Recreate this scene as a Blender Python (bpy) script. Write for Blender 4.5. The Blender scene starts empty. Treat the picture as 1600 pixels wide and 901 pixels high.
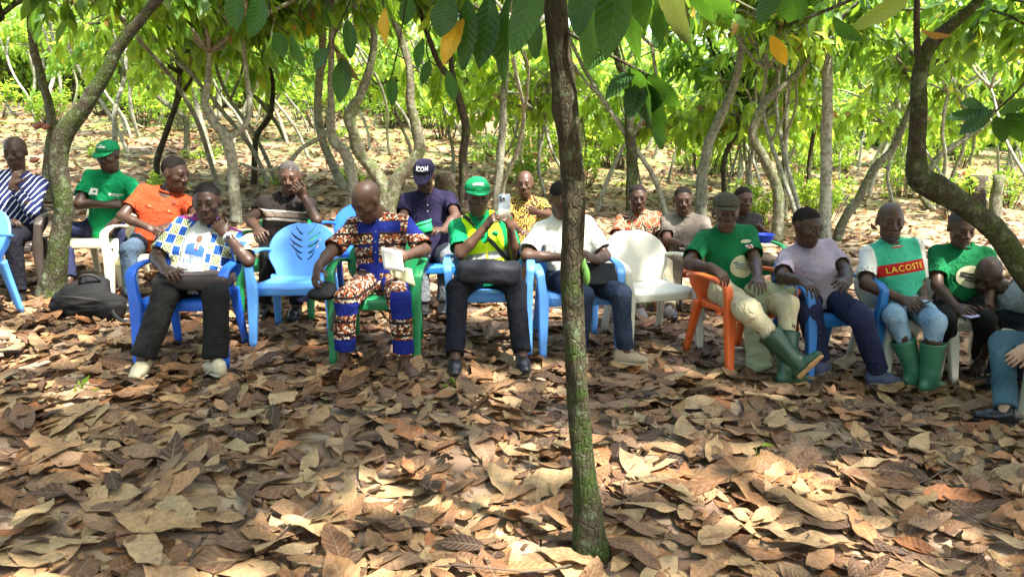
import bpy, bmesh, math, random
import numpy as np
from mathutils import Vector, Matrix
from mathutils.bvhtree import BVHTree

# ------------------------------------------------------------------ camera, sky, sun, exposure
scene = bpy.context.scene
COL = scene.collection
F_PX, CX, CY = 1232.0, 800.0, 450.5
CAM_H, PITCH = 1.70, math.radians(13.0)
cam_data = bpy.data.cameras.new('camera')
cam_data.sensor_width = 36.0
cam_data.lens = 36.0 * F_PX / 1600.0
cam_data.clip_start = 0.05
cam_data.clip_end = 2000.0
cam = bpy.data.objects.new('camera', cam_data)
COL.objects.link(cam)
cam.location = (0, 0, CAM_H)
cam.rotation_euler = (math.pi / 2 - PITCH, 0, 0)
scene.camera = cam

SUN_EL, SUN_AZ = math.radians(60), math.radians(128)      # azimuth measured from +Y (ahead) towards +X
sun_dir = Vector((math.sin(SUN_AZ) * math.cos(SUN_EL), math.cos(SUN_AZ) * math.cos(SUN_EL), math.sin(SUN_EL)))
world = bpy.data.worlds.new('World')
scene.world = world
world.use_nodes = True
wn = world.node_tree.nodes
sky = wn.new('ShaderNodeTexSky')
sky.sky_type = 'NISHITA'
sky.sun_disc = False
sky.sun_elevation = SUN_EL
sky.sun_rotation = SUN_AZ
sky.air_density = 1.0
sky.dust_density = 3.0
sky.ozone_density = 1.0
world.node_tree.links.new(sky.outputs[0], wn['Background'].inputs[0])
wn['Background'].inputs[1].default_value = 0.15
sun_data = bpy.data.lights.new('sun', 'SUN')
sun_data.energy = 3.7
sun_data.angle = math.radians(2.0)
sun_data.color = (1.0, 0.95, 0.86)
sun = bpy.data.objects.new('sun', sun_data)
COL.objects.link(sun)
sun.rotation_euler = (-sun_dir).to_track_quat('-Z', 'Y').to_euler()
sun.location = (0, 0, 30)
vs = scene.view_settings
vs.view_transform = 'Standard'
vs.look = 'None'
vs.gamma = 1.0
vs.use_curve_mapping = False
vs.exposure = 2.7
scene.cycles.use_denoising = True
scene.cycles.max_bounces = 8
scene.cycles.diffuse_bounces = 5
scene.cycles.glossy_bounces = 2
scene.cycles.transmission_bounces = 5
scene.cycles.transparent_max_bounces = 4
scene.cycles.sample_clamp_indirect = 6.0
scene.cycles.caustics_reflective = False
scene.cycles.caustics_refractive = False

# ------------------------------------------------------------------ photo geometry helpers
CP, SP = math.cos(PITCH), math.sin(PITCH)
CAM = np.array([0, 0, CAM_H])


def ray(px, py):
    a, b = (px - CX) / F_PX, (CY - py) / F_PX
    return np.array([a, CP + b * SP, -SP + b * CP])


def sstep(a, b, x):
    t = np.clip((x - a) / (b - a), 0, 1)
    return t * t * (3 - 2 * t)


def gz(x, y):
    """height of the forest floor"""
    s = sstep(-1.5, 1.0, x)
    xs = np.clip(x, -30, 30)
    return (-0.04 * xs * sstep(0.5, 3.0, y) - 0.085 * np.clip(y - 6, 0, 2.6) * s
            - 0.022 * np.clip(x - 1, 0, 4) * sstep(2.0, 4.5, y)
            + 0.03 * np.clip(y - 9, 0, 30) * (1 - 0.75 * sstep(-3, 6, x))
            + 0.10 * np.clip(y - 39, 0, 60) * 0.3
            + 0.012 * np.sin(x * 2.3 + 1.1 * np.sin(y * 1.7)) * np.sin(y * 2.1 + .6)
            + 0.05 * np.sin(x * .45 + 2) * np.sin(y * .5) * sstep(8, 14, y))


def at(px, py, Y):
    """point on the pixel's ray at world distance Y ahead"""
    r = ray(px, py)
    return CAM + r * (Y / r[1])


def G(px, py):
    """where the pixel's ray meets the forest floor"""
    r = ray(px, py)
    t = 1.0
    for _ in range(60):
        p = CAM + r * t
        g = float(gz(p[0], p[1]))
        dz = p[2] - g
        if dz < 1e-3 or t > 120:
            break
        t += min(dz / max(-r[2], 0.02), 3.0) * 0.8
    p = CAM + r * t
    p[2] = float(gz(p[0], p[1]))
    return p


def chain(prev, px, py, L, far):
    """point on the pixel's ray at distance L from prev (far: the farther solution)"""
    r = ray(px, py)
    r = r / np.linalg.norm(r)
    q = prev - CAM
    b = r @ q
    c = q @ q - L * L
    D = b * b - c
    if D <= 0:
        p = CAM + r * b
        # keep the bone from growing too long: pull towards prev a little
        d = p - prev
        n = np.linalg.norm(d)
        if n > L * 1.08:
            p = prev + d / n * L * 1.08
        return p
    return CAM + r * (b + (math.sqrt(D) if far else -math.sqrt(D)))


def nrm(v):
    v = np.asarray(v, float)
    return v / (np.linalg.norm(v) + 1e-12)


# ------------------------------------------------------------------ object helpers
def link(o, parent=None):
    COL.objects.link(o)
    if parent is not None:
        o.parent = parent
    return o


def empty(name, loc, label=None, cat=None, group=None, rz=0.0):
    o = bpy.data.objects.new(name, None)
    o.empty_display_size = 0.1
    o.location = tuple(float(c) for c in loc)
    o.rotation_euler = (0, 0, rz)
    link(o)
    tag(o, label, cat, group)
    return o


def tag(o, label=None, cat=None, group=None, kind=None):
    if label:
        o['label'] = label
    if cat:
        o['category'] = cat
    if group:
        o['group'] = group
    if kind:
        o['kind'] = kind
    return o


def mesh_from(name, V, Fq, mats=(), smooth=True, attrs=None, uv=None, mat_idx=None):
    """V (n,3), Fq (m,k) uniform polygons"""
    V = np.ascontiguousarray(V, dtype=np.float32)
    Fq = np.ascontiguousarray(Fq, dtype=np.int32)
    me = bpy.data.meshes.new(name)
    n, (m, k) = len(V), Fq.shape
    me.vertices.add(n)
    me.vertices.foreach_set('co', V.ravel())
    if k == 4:                                   # rows whose last two entries agree are triangles
        keep = np.ones((m, 4), bool)
        keep[:, 3] = Fq[:, 3] != Fq[:, 2]
        loops = Fq[keep]
        tot = keep.sum(1).astype(np.int32)
    else:
        loops = Fq.ravel()
        tot = np.full(m, k, dtype=np.int32)
    start = np.r_[0, np.cumsum(tot)[:-1]].astype(np.int32)
    loops = np.ascontiguousarray(loops, dtype=np.int32)
    me.loops.add(len(loops))
    me.loops.foreach_set('vertex_index', loops)
    me.polygons.add(m)
    me.polygons.foreach_set('loop_start', start)
    me.polygons.foreach_set('loop_total', tot)
    if mat_idx is not None:
        me.polygons.foreach_set('material_index', np.asarray(mat_idx, dtype=np.int32))
    if uv is not None:
        l = me.uv_layers.new(name='UVMap')
        l.data.foreach_set('uv', np.ascontiguousarray(uv[loops], dtype=np.float32).ravel())
    for a, arr in (attrs or {}).items():
        arr = np.asarray(arr, dtype=np.float32)
        if arr.ndim == 1:
            at_ = me.attributes.new(a, 'FLOAT', 'POINT')
            at_.data.foreach_set('value', arr)
        else:
            at_ = me.attributes.new(a, 'FLOAT_VECTOR', 'POINT')
            at_.data.foreach_set('vector', np.ascontiguousarray(arr).ravel())
    me.update(calc_edges=True)
    me.polygons.foreach_set('use_smooth', np.full(m, smooth, dtype=bool))
    for mt in mats:
        me.materials.append(mt)
    return me


def obj(name, V, Fq, mat, parent=None, origin=None, smooth=True, **kw):
    """one mesh object; V in world space, shifted by the parent's (unrotated) location"""
    V = np.asarray(V, float)
    if origin is None and parent is not None:
        p = parent
        origin = np.zeros(3)
        while p is not None:
            origin = origin + np.array(p.location)
            p = p.parent
    if origin is not None:
        V = V - np.asarray(origin)
    mats = mat if isinstance(mat, (list, tuple)) else [mat]
    me = mesh_from(name, V, Fq, mats, smooth, **kw)
    return link(bpy.data.objects.new(name, me), parent)


class MB:
    """collects quads"""
    def __init__(s):
        s.V, s.F, s.n = [], [], 0

    def add(s, V, Fq):
        V = np.asarray(V, float)
        Fq = np.asarray(Fq, int)
        if Fq.shape[1] == 3:
            Fq = np.c_[Fq, Fq[:, 2]]
        s.V.append(V)
        s.F.append(Fq + s.n)
        s.n += len(V)
        return s

    def get(s):
        return np.concatenate(s.V), np.concatenate(s.F)


def grid_faces(m, n, close_n=False):
    i, j = np.meshgrid(np.arange(m - 1), np.arange(n if close_n else n - 1), indexing='ij')
    j2 = (j + 1) % n
    return np.stack([i * n + j, i * n + j2, (i + 1) * n + j2, (i + 1) * n + j], -1).reshape(-1, 4)


def sheet(P, th, mask=None):
    """grid of points -> thin solid; mask (m-1,n-1) True = keep"""
    m, n = P.shape[:2]
    du = np.gradient(P, axis=0)
    dv = np.gradient(P, axis=1)
    N = np.cross(du, dv)
    N /= np.linalg.norm(N, axis=2, keepdims=True) + 1e-9
    A = (P + N * th / 2).reshape(-1, 3)
    B = (P - N * th / 2).reshape(-1, 3)
    V = np.r_[A, B]
    o = m * n
    keep = np.ones((m - 1, n - 1), bool) if mask is None else mask
    idx = lambda i, j: i * n + j
    Fs = []
    I, J = np.nonzero(keep)
    q = np.stack([idx(I, J), idx(I, J + 1), idx(I + 1, J + 1), idx(I + 1, J)], -1)
    Fs.append(q[:, ::-1])
    Fs.append(q + o)
    pad = np.zeros((m + 1, n + 1), bool)
    pad[1:-1, 1:-1] = keep
    for (di, dj, a, b) in ((-1, 0, (0, 0), (0, 1)), (1, 0, (1, 1), (1, 0)), (0, -1, (1, 0), (0, 0)), (0, 1, (0, 1), (1, 1))):
        e = keep & ~pad[1 + di:m + di, 1 + dj:n + dj]
        I, J = np.nonzero(e)
        if len(I):
            p0, p1 = idx(I + a[0], J + a[1]), idx(I + b[0], J + b[1])
            Fs.append(np.stack([p0, p1, p1 + o, p0 + o], -1))
    return V, np.concatenate(Fs)


def catmull(P, n):
    P = np.asarray(P, float)
    Q = np.r_[[2 * P[0] - P[1]], P, [2 * P[-1] - P[-2]]]
    out = []
    for i in range(1, len(Q) - 2):
        for t in np.linspace(0, 1, n, endpoint=False):
            a, b, c, d = Q[i - 1], Q[i], Q[i + 1], Q[i + 2]
            out.append(.5 * ((2 * b) + (c - a) * t + (2 * a - 5 * b + 4 * c - d) * t * t + (3 * b - a - 3 * c + d) * t ** 3))
    out.append(P[-1])
    return np.array(out)


def frames(path, ref=(0.31, 0.95, 0.1)):
    path = np.asarray(path, float)
    T = np.gradient(path, axis=0)
    T /= np.linalg.norm(T, axis=1, keepdims=True) + 1e-12
    u = np.cross(T[0], np.asarray(ref, float))
    u = nrm(u)
    U = []
    for t in T:
        u = u - t * (u @ t)
        u = nrm(u)
        U.append(u)
    U = np.array(U)
    return T, U, np.cross(T, U)


def tube(path, rad, seg=10, bump=None, cap=True):
    """round tube; bump(i_array, ang) -> radius factor"""
    path = np.asarray(path, float)
    m = len(path)
    rad = np.broadcast_to(np.asarray(rad, float), (m,))
    T, U, W = frames(path)
    a = np.arange(seg) / seg * 2 * math.pi
    R = rad[:, None] * np.ones(seg)[None]
    if bump is not None:
        R = R * bump
    V = path[:, None] + R[..., None] * (np.cos(a)[None, :, None] * U[:, None] + np.sin(a)[None, :, None] * W[:, None])
    V = V.reshape(-1, 3)
    Fq = grid_faces(m, seg, True)
    if cap:
        V = np.r_[V, path[:1], path[-1:]]
        c0, c1 = m * seg, m * seg + 1
        j = np.arange(seg)
        j2 = (j + 1) % seg
        Fq = np.r_[Fq, np.stack([j2, j, np.full(seg, c0), np.full(seg, c0)], -1),
                   np.stack([(m - 1) * seg + j, (m - 1) * seg + j2, np.full(seg, c1), np.full(seg, c1)], -1)]
    return V, Fq


def rsweep(path, W, D, side, rnd=0.35, seg=12):
    """rounded-rectangle section swept along path; W along 'side', D across"""
    path = np.asarray(path, float)
    m = len(path)
    W = np.broadcast_to(W, (m,))
    D = np.broadcast_to(D, (m,))
    side = np.broadcast_to(np.asarray(side, float), (m, 3))
    T = np.gradient(path, axis=0)
    T /= np.linalg.norm(T, axis=1, keepdims=True)
    S = side - T * (side * T).sum(1, keepdims=True)
    S /= np.linalg.norm(S, axis=1, keepdims=True)
    N = np.cross(T, S)
    a = (np.arange(seg) + .5) / seg * 2 * math.pi
    c, s = np.cos(a), np.sin(a)
    e = rnd
    cx, sx = np.sign(c) * np.abs(c) ** e, np.sign(s) * np.abs(s) ** e
    V = path[:, None] + (W / 2)[:, None, None] * cx[None, :, None] * S[:, None] + (D / 2)[:, None, None] * sx[None, :, None] * N[:, None]
    V = np.r_[V.reshape(-1, 3), path[:1], path[-1:]]
    Fq = grid_faces(m, seg, True)
    c0, c1 = m * seg, m * seg + 1
    j = np.arange(seg)
    j2 = (j + 1) % seg
    Fq = np.r_[Fq, np.stack([j2, j, np.full(seg, c0), np.full(seg, c0)], -1),
               np.stack([(m - 1) * seg + j, (m - 1) * seg + j2, np.full(seg, c1), np.full(seg, c1)], -1)]
    return V, Fq


def rotz(a):
    c, s = math.cos(a), math.sin(a)
    return np.array([[c, -s, 0], [s, c, 0], [0, 0, 1]])


# ------------------------------------------------------------------ materials
def nodes_of(name):
    m = bpy.data.materials.new(name)
    m.use_nodes = True
    nt = m.node_tree
    return m, nt, nt.nodes, nt.links, nt.nodes['Principled BSDF']


def N_(nt, typ, **kw):
    n = nt.nodes.new(typ)
    for k, v in kw.items():
        if k.startswith('i_'):
            key = k[2:]
            n.inputs[int(key) if key.isdigit() else key].default_value = v
        else:
            setattr(n, k, v)
    return n


def c4(c):
    return (c[0], c[1], c[2], 1.0)


def plain(name, col, rough=0.6, var=0.15, scale=8.0, bump=0.0, bscale=60.0, spec=0.4, coord='Object', sheen=0.0, bdist=.004, bdis=0.0):
    """paint / plastic / cloth: a base colour with soft uneven wear and fine relief"""
    m, nt, nd, lk, b = nodes_of(name)
    tc = N_(nt, 'ShaderNodeTexCoord')
    no = N_(nt, 'ShaderNodeTexNoise', i_Scale=scale, i_Detail=5.0)
    lk.new(tc.outputs[coord], no.inputs['Vector'])
    mx = N_(nt, 'ShaderNodeMix', data_type='RGBA')
    dark = tuple(c * (1 - var) for c in col)
    lite = tuple(min(1, c * (1 + var * .8) + .01 * var) for c in col)
    mx.inputs[6].default_value = c4(dark)
    mx.inputs[7].default_value = c4(lite)
    lk.new(no.outputs['Fac'], mx.inputs[0])
    lk.new(mx.outputs[2], b.inputs['Base Color'])
    b.inputs['Roughness'].default_value = rough
    b.inputs['Specular IOR Level'].default_value = spec
    if sheen:
        b.inputs['Sheen Weight'].default_value = sheen
    if bump:
        n2 = N_(nt, 'ShaderNodeTexNoise', i_Scale=bscale, i_Detail=3.0, i_Distortion=bdis)
        lk.new(tc.outputs[coord], n2.inputs['Vector'])
        bp = N_(nt, 'ShaderNodeBump', i_Strength=bump, i_Distance=bdist)
        lk.new(n2.outputs['Fac'], bp.inputs['Height'])
        lk.new(bp.outputs[0], b.inputs['Normal'])
    return m


def ramp(nt, stops, interp='LINEAR'):
    r = nt.nodes.new('ShaderNodeValToRGB')
    r.color_ramp.interpolation = interp
    el = r.color_ramp.elements
    while len(el) < len(stops):
        el.new(0.5)
    for e, (p, c) in zip(el, stops):
        e.position = p
        e.color = c4(c)
    return r


def math_(nt, op, a=None, b=None, c=None):
    n = nt.nodes.new('ShaderNodeMath')
    n.operation = op
    for i, v in enumerate((a, b, c)):
        if v is None:
            continue
        if isinstance(v, (int, float)):
            n.inputs[i].default_value = v
        else:
            nt.links.new(v, n.inputs[i])
    return n.outputs[0]


def mixc(nt, fac, a, b, blend='MIX'):
    n = nt.nodes.new('ShaderNodeMix')
    n.data_type = 'RGBA'
    n.blend_type = blend
    for s, v in ((0, fac), (6, a), (7, b)):
        if isinstance(v, (int, float)):
            n.inputs[s].default_value = v
        elif isinstance(v, tuple):
            n.inputs[s].default_value = c4(v)
        else:
            nt.links.new(v, n.inputs[s])
    return n.outputs[2]


rng = np.random.default_rng(7)
# ------------------------------------------------------------------ forest floor
def graded(a, b, near, step, grow):
    out = [near]
    s = step
    while out[-1] < b:
        out.append(out[-1] + s)
        if out[-1] > 12 or out[-1] < -12:
            s *= grow
    lo = [near]
    s = step
    while lo[-1] > a:
        lo.append(lo[-1] - s)
        if abs(lo[-1]) > 12:
            s *= grow
    return np.array(lo[:0:-1] + out)


def floor_material():
    m, nt, nd, lk, b = nodes_of('forest_floor')
    tc = N_(nt, 'ShaderNodeTexCoord')
    mp = N_(nt, 'ShaderNodeMapping')
    mp.inputs['Scale'].default_value = (1.0, 1.6, 1.0)
    lk.new(tc.outputs['Object'], mp.inputs[0])
    nw = N_(nt, 'ShaderNodeTexNoise', i_Scale=3.0, i_Detail=3.0)
    lk.new(mp.outputs[0], nw.inputs['Vector'])
    ad = N_(nt, 'ShaderNodeVectorMath', operation='ADD')
    sc = N_(nt, 'ShaderNodeVectorMath', operation='SCALE')
    sc.inputs['Scale'].default_value = .25
    lk.new(nw.outputs['Color'], sc.inputs[0])
    lk.new(mp.outputs[0], ad.inputs[0])
    lk.new(sc.outputs[0], ad.inputs[1])
    vo = N_(nt, 'ShaderNodeTexVoronoi', i_Scale=5.5)
    lk.new(ad.outputs[0], vo.inputs['Vector'])
    sp = N_(nt, 'ShaderNodeSeparateColor')
    lk.new(vo.outputs['Color'], sp.inputs[0])
    r = ramp(nt, [(0, (.10, .065, .045)), (.25, (.19, .125, .085)), (.5, (.27, .185, .125)), (.75, (.33, .25, .17)), (1, (.20, .13, .10))])
    lk.new(sp.outputs[0], r.inputs[0])
    n2 = N_(nt, 'ShaderNodeTexNoise', i_Scale=.5, i_Detail=7.0, i_Roughness=.7)
    lk.new(tc.outputs['Object'], n2.inputs['Vector'])
    gr = ramp(nt, [(.40, (0, 0, 0)), (.56, (1, 1, 1))])
    lk.new(n2.outputs['Fac'], gr.inputs[0])
    xyz = N_(nt, 'ShaderNodeSeparateXYZ')
    lk.new(tc.outputs['Object'], xyz.inputs[0])
    far = N_(nt, 'ShaderNodeMapRange')
    far.inputs[1].default_value = 11.0
    far.inputs[2].default_value = 24.0
    lk.new(xyz.outputs[1], far.inputs[0])
    gf = math_(nt, 'MULTIPLY', gr.outputs[0], math_(nt, 'MULTIPLY', far.outputs[0], .9))
    c = mixc(nt, gf, r.outputs[0], (.12, .17, .035))
    lk.new(c, b.inputs['Base Color'])
    b.inputs['Roughness'].default_value = .9
    b.inputs['Specular IOR Level'].default_value = .1
    bp = N_(nt, 'ShaderNodeBump', i_Strength=.9, i_Distance=.05)
    lk.new(sp.outputs[1], bp.inputs['Height'])
    lk.new(bp.outputs[0], b.inputs['Normal'])
    return m


gx_ = graded(-160, 160, 0.0, .3, 1.12)
gy_ = graded(-40, 260, 0.0, .3, 1.10)
X, Y = np.meshgrid(gx_, gy_, indexing='ij')
ground = obj('ground', np.stack([X, Y, gz(X, Y)], -1).reshape(-1, 3), grid_faces(len(gx_), len(gy_)), floor_material())
tag(ground, 'forest floor covered with dry brown leaves', None, None, 'structure')


# ------------------------------------------------------------------ dry leaves
def veins(nt, strength, out_b):
    """midrib and side veins from the leaf's own coordinates; returns a 0..1 vein mask"""
    uv = N_(nt, 'ShaderNodeUVMap')
    sp = N_(nt, 'ShaderNodeSeparateXYZ')
    nt.links.new(uv.outputs[0], sp.inputs[0])
    ux = math_(nt, 'ABSOLUTE', math_(nt, 'SUBTRACT', sp.outputs[0], .5))
    ph = math_(nt, 'MULTIPLY', math_(nt, 'SUBTRACT', sp.outputs[1], math_(nt, 'MULTIPLY', ux, .28)), 10.0)
    w = math_(nt, 'ABSOLUTE', math_(nt, 'SUBTRACT', math_(nt, 'FRACT', ph), .5))
    side = math_(nt, 'LESS_THAN', w, .075)
    mid = math_(nt, 'LESS_THAN', ux, .025)
    mask = math_(nt, 'MAXIMUM', math_(nt, 'MULTIPLY', side, .7), mid)
    bp = N_(nt, 'ShaderNodeBump', i_Strength=strength, i_Distance=.008)
    nt.links.new(math_(nt, 'ADD', w, math_(nt, 'MULTIPLY', mask, .5)), bp.inputs['Height'])
    nt.links.new(bp.outputs[0], out_b)
    return mask, w


DRY = [(0.0, (.050, .028, .016)), (.10, (.10, .052, .025)), (.22, (.20, .105, .045)), (.34, (.14, .092, .058)), (.46, (.29, .175, .075)), (.58, (.21, .145, .090)),
       (.70, (.36, .255, .125)), (.80, (.44, .34, .19)), (.88, (.33, .135, .048)), (.94, (.40, .32, .17)), (1.0, (.25, .20, .12))]


def dry_material(name, per_object):
    m, nt, nd, lk, b = nodes_of(name)
    if per_object:
        oi = N_(nt, 'ShaderNodeObjectInfo')
        fac = oi.outputs['Random']
    else:
        at_ = N_(nt, 'ShaderNodeAttribute', attribute_name='tint')
        fac = at_.outputs['Fac']
    r = ramp(nt, [(p, (c[0] * .94, c[1] * .84, c[2] * .80)) for p, c in DRY])
    lk.new(fac, r.inputs[0])
    tc = N_(nt, 'ShaderNodeTexCoord')
    no = N_(nt, 'ShaderNodeTexNoise', i_Scale=14.0, i_Detail=6.0, i_Roughness=.7)
    lk.new(tc.outputs['Object'], no.inputs['Vector'])
    rr = ramp(nt, [(.3, (.45, .43, .42)), (.62, (1.15, 1.1, 1.05))])
    lk.new(no.outputs['Fac'], rr.inputs[0])
    c = mixc(nt, 1.0, r.outputs[0], rr.outputs[0], 'MULTIPLY')
    mask, w = veins(nt, .55, b.inputs['Normal'])
    c = mixc(nt, math_(nt, 'MULTIPLY', mask, .35), c, (.36, .27, .17))
    lk.new(c, b.inputs['Base Color'])
    b.inputs['Roughness'].default_value = .62
    b.inputs['Specular IOR Level'].default_value = .35
    tr = N_(nt, 'ShaderNodeBsdfTranslucent')
    lk.new(c, tr.inputs[0])
    ms = N_(nt, 'ShaderNodeMixShader', i_0=.18)
    out = nd['Material Output']
    lk.new(b.outputs[0], ms.inputs[1])
    lk.new(tr.outputs[0], ms.inputs[2])
    lk.new(ms.outputs[0], out.inputs[0])
    return m


def leaf_template(nu, nv, wr, fold, curl, twist, wave, tip, r):
    """unit-length leaf grid: x across, y along, z up"""
    v = np.linspace(0, 1, nv)
    u = np.linspace(-1, 1, nu)
    U, Vv = np.meshgrid(u, v, indexing='ij')
    hw = wr * np.sin(np.pi * np.clip(Vv, 0.004, .996) ** tip) ** .75
    jag = 1 + .03 * np.sin(Vv * 37 + r.uniform(0, 6)) * (np.abs(U) > .9) * wave * 4
    x = U * hw * jag
    z = fold * np.abs(U) * hw + wave * .06 * np.sin(Vv * 9 + U * 2 + r.uniform(0, 6)) * np.abs(U) + wave * .025 * np.sin(Vv * 17 + r.uniform(0, 6)) * U
    a = curl * (Vv - .45)
    if abs(curl) > 1e-3:
        y = np.sin(a) / curl + .0
        zc = (1 - np.cos(a)) / curl
    else:
        y, zc = Vv - .45, 0 * Vv
    tw = twist * (Vv - .5)
    X = x * np.cos(tw) - z * np.sin(tw)
    Z = x * np.sin(tw) + z * np.cos(tw)
    P = np.stack([X, y - Z * np.sin(a), zc + Z * np.cos(a)], -1).reshape(-1, 3)
    uv = np.stack([.5 + U / 2, Vv], -1).reshape(-1, 2)
    return P, grid_faces(nu, nv), uv


def place(templates, which, pos, X, Yv, Z, L):
    """many leaves into one mesh"""
    Vs, Fs, UVs, ids = [], [], [], []
    n = 0
    for k, (P, Fq, uv) in enumerate(templates):
        I = np.nonzero(which == k)[0]
        if not len(I):
            continue
        R = np.stack([X[I], Yv[I], Z[I]], 1) * L[I][:, None, None]          # rows: axes
        V = np.einsum('pk,nkc->npc', P, R) + pos[I][:, None]
        m = len(P)
        Fa = Fq[None] + (np.arange(len(I)) * m)[:, None, None] + n
        Vs.append(V.reshape(-1, 3))
        Fs.append(Fa.reshape(-1, 4))
        UVs.append(np.tile(uv, (len(I), 1)))
        ids.append(np.repeat(I, m))
        n += len(I) * m
    return np.concatenate(Vs), np.concatenate(Fs), np.concatenate(UVs), np.concatenate(ids)


def litter_axes(n, r, tilt):
    a = r.uniform(0, 2 * math.pi, n)
    Yv = np.stack([np.cos(a), np.sin(a), np.zeros(n)], -1)
    Z = np.stack([r.normal(0, tilt, n), r.normal(0, tilt, n), np.ones(n)], -1)
    Z[r.random(n) < .45] *= -1                                          # under side up
    Z /= np.linalg.norm(Z, axis=1, keepdims=True)
    Yv = Yv - Z * (Yv * Z).sum(1, keepdims=True)
    Yv /= np.linalg.norm(Yv, axis=1, keepdims=True)
    return np.cross(Yv, Z), Yv, Z


def in_view(n, r, y0, y1, pw, margin=.6):
    y = (r.random(n) * (y1 ** pw - y0 ** pw) + y0 ** pw) ** (1 / pw)
    x = r.uniform(-1, 1, n) * (y * .70 + margin)
    return x, y


rl = np.random.default_rng(21)
T_near = [leaf_template(5, 9, rl.uniform(.145, .21), rl.uniform(-.1, .3), rl.uniform(-.8, 1.0), rl.uniform(-.5, .5), rl.uniform(.25, .8), rl.uniform(.8, 1.05), rl) for _ in range(14)]
T_big = [leaf_template(7, 15, rl.uniform(.15, .21), rl.uniform(-.05, .28), rl.uniform(-.7, .8), rl.uniform(-.4, .4), rl.uniform(.3, .8), rl.uniform(.8, 1.05), rl) for _ in range(14)]
T_far = [leaf_template(3, 5, rl.uniform(.18, .24), rl.uniform(0, .5), rl.uniform(-1.2, 1.4), rl.uniform(-.8, .8), .3, .9, rl) for _ in range(8)]
M_DRY = dry_material('dry_leaves', False)
M_DRYO = dry_material('dry_leaf', True)


def litter(name, n, y0, y1, pw, T, lmin, lmax, lift, tilt, seed, label):
    r = np.random.default_rng(seed)
    x, y = in_view(n, r, y0, y1, pw)
    X, Yv, Z = litter_axes(n, r, tilt)
    L = lmin + (lmax - lmin) * r.random(n) ** 1.3
    pos = np.stack([x, y, gz(x, y) + .006 + lift * r.random(n) ** 1.5], -1)
    V, Fq, uv, ids = place(T, r.integers(0, len(T), n), pos, X, Yv, Z, L)
    # nothing dips under the floor
    V[:, 2] = np.maximum(V[:, 2], gz(V[:, 0], V[:, 1]) + .003)
    tint = r.random(n)[ids]
    o = obj(name, V, Fq, M_DRY, None, uv=uv, attrs={'tint': tint})
    return tag(o, label, None, None, 'stuff')


litter('leaf_litter', 5200, 1.75, 7.6, 1.75, T_near, .12, .34, .045, .17, 31, 'thick layer of dry brown cocoa leaves near the viewer')
litter('leaf_litter', 11500, 7.2, 26, 1.5, T_far, .12, .30, .05, .35, 32, 'dry brown leaves covering the ground behind the people')
litter('leaf_litter', 5000, 25, 48, 1.2, [low for low in T_far[:4]], .25, .5, .08, .4, 36, 'sparse dry leaves on the far sunny slope')
litter('leaf_crumbs', 4600, 1.75, 6.5, 1.75, T_far, .03, .09, .035, .5, 33, 'broken bits of dry leaf between the larger leaves')

# the leaves that show largest, one by one
r = np.random.default_rng(44)
BIG = [mesh_from('leaf', P, Fq, [M_DRYO], True, uv=uv) for P, Fq, uv in T_big]
n_ = 0
cells = set()
while n_ < 290:
    x, y = in_view(1, r, 1.9, 4.9, 1.35, .15)
    x, y = float(x[0]), float(y[0])
    c_ = (int(x / .19), int(y / .19))
    if c_ in cells and r.random() < .75:
        continue
    cells.add(c_)
    o = link(bpy.data.objects.new('leaf', BIG[int(r.integers(len(BIG)))]), ground)
    L = float(.17 + .24 * r.random() ** 1.4)
    tx, ty = r.normal(0, .15, 2)
    if r.random() < .4:
        tx += math.pi
    o.location = (x, y, float(gz(x, y)) + .030 + .035 * r.random())
    o.rotation_euler = (tx, ty, r.uniform(0, 6.283))
    o.scale = (L, L, L)
    n_ += 1

# dead twigs lying in the litter
rt = np.random.default_rng(91)
mb = MB()
for i in range(90):
    x, y = in_view(1, rt, 2.0, 7.0, 1.5)
    x, y = float(x[0]), float(y[0])
    a, Lt = rt.uniform(0, 6.28), rt.uniform(.12, .55)
    z = float(gz(x, y)) + .05
    d = np.array([math.cos(a), math.sin(a), 0])
    n_ = np.array([-d[1], d[0], 0])
    P = [np.array([x, y, z]) + d * Lt * t + n_ * Lt * .10 * math.sin(t * 5 + i) + np.array([0, 0, .03 * math.sin(t * 3 + i)]) for t in np.linspace(0, 1, 6)]
    mb.add(*tube(np.array(P), np.linspace(.0055, .0025, 6) * rt.uniform(.6, 1.3), 5))
V, Fq = mb.get()
tag(obj('dead_twigs', V, Fq, plain('twig_bark', (.085, .060, .042), .9, .4, 30)), 'thin dead twigs scattered on the dry leaves', None, None, 'stuff')
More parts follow.
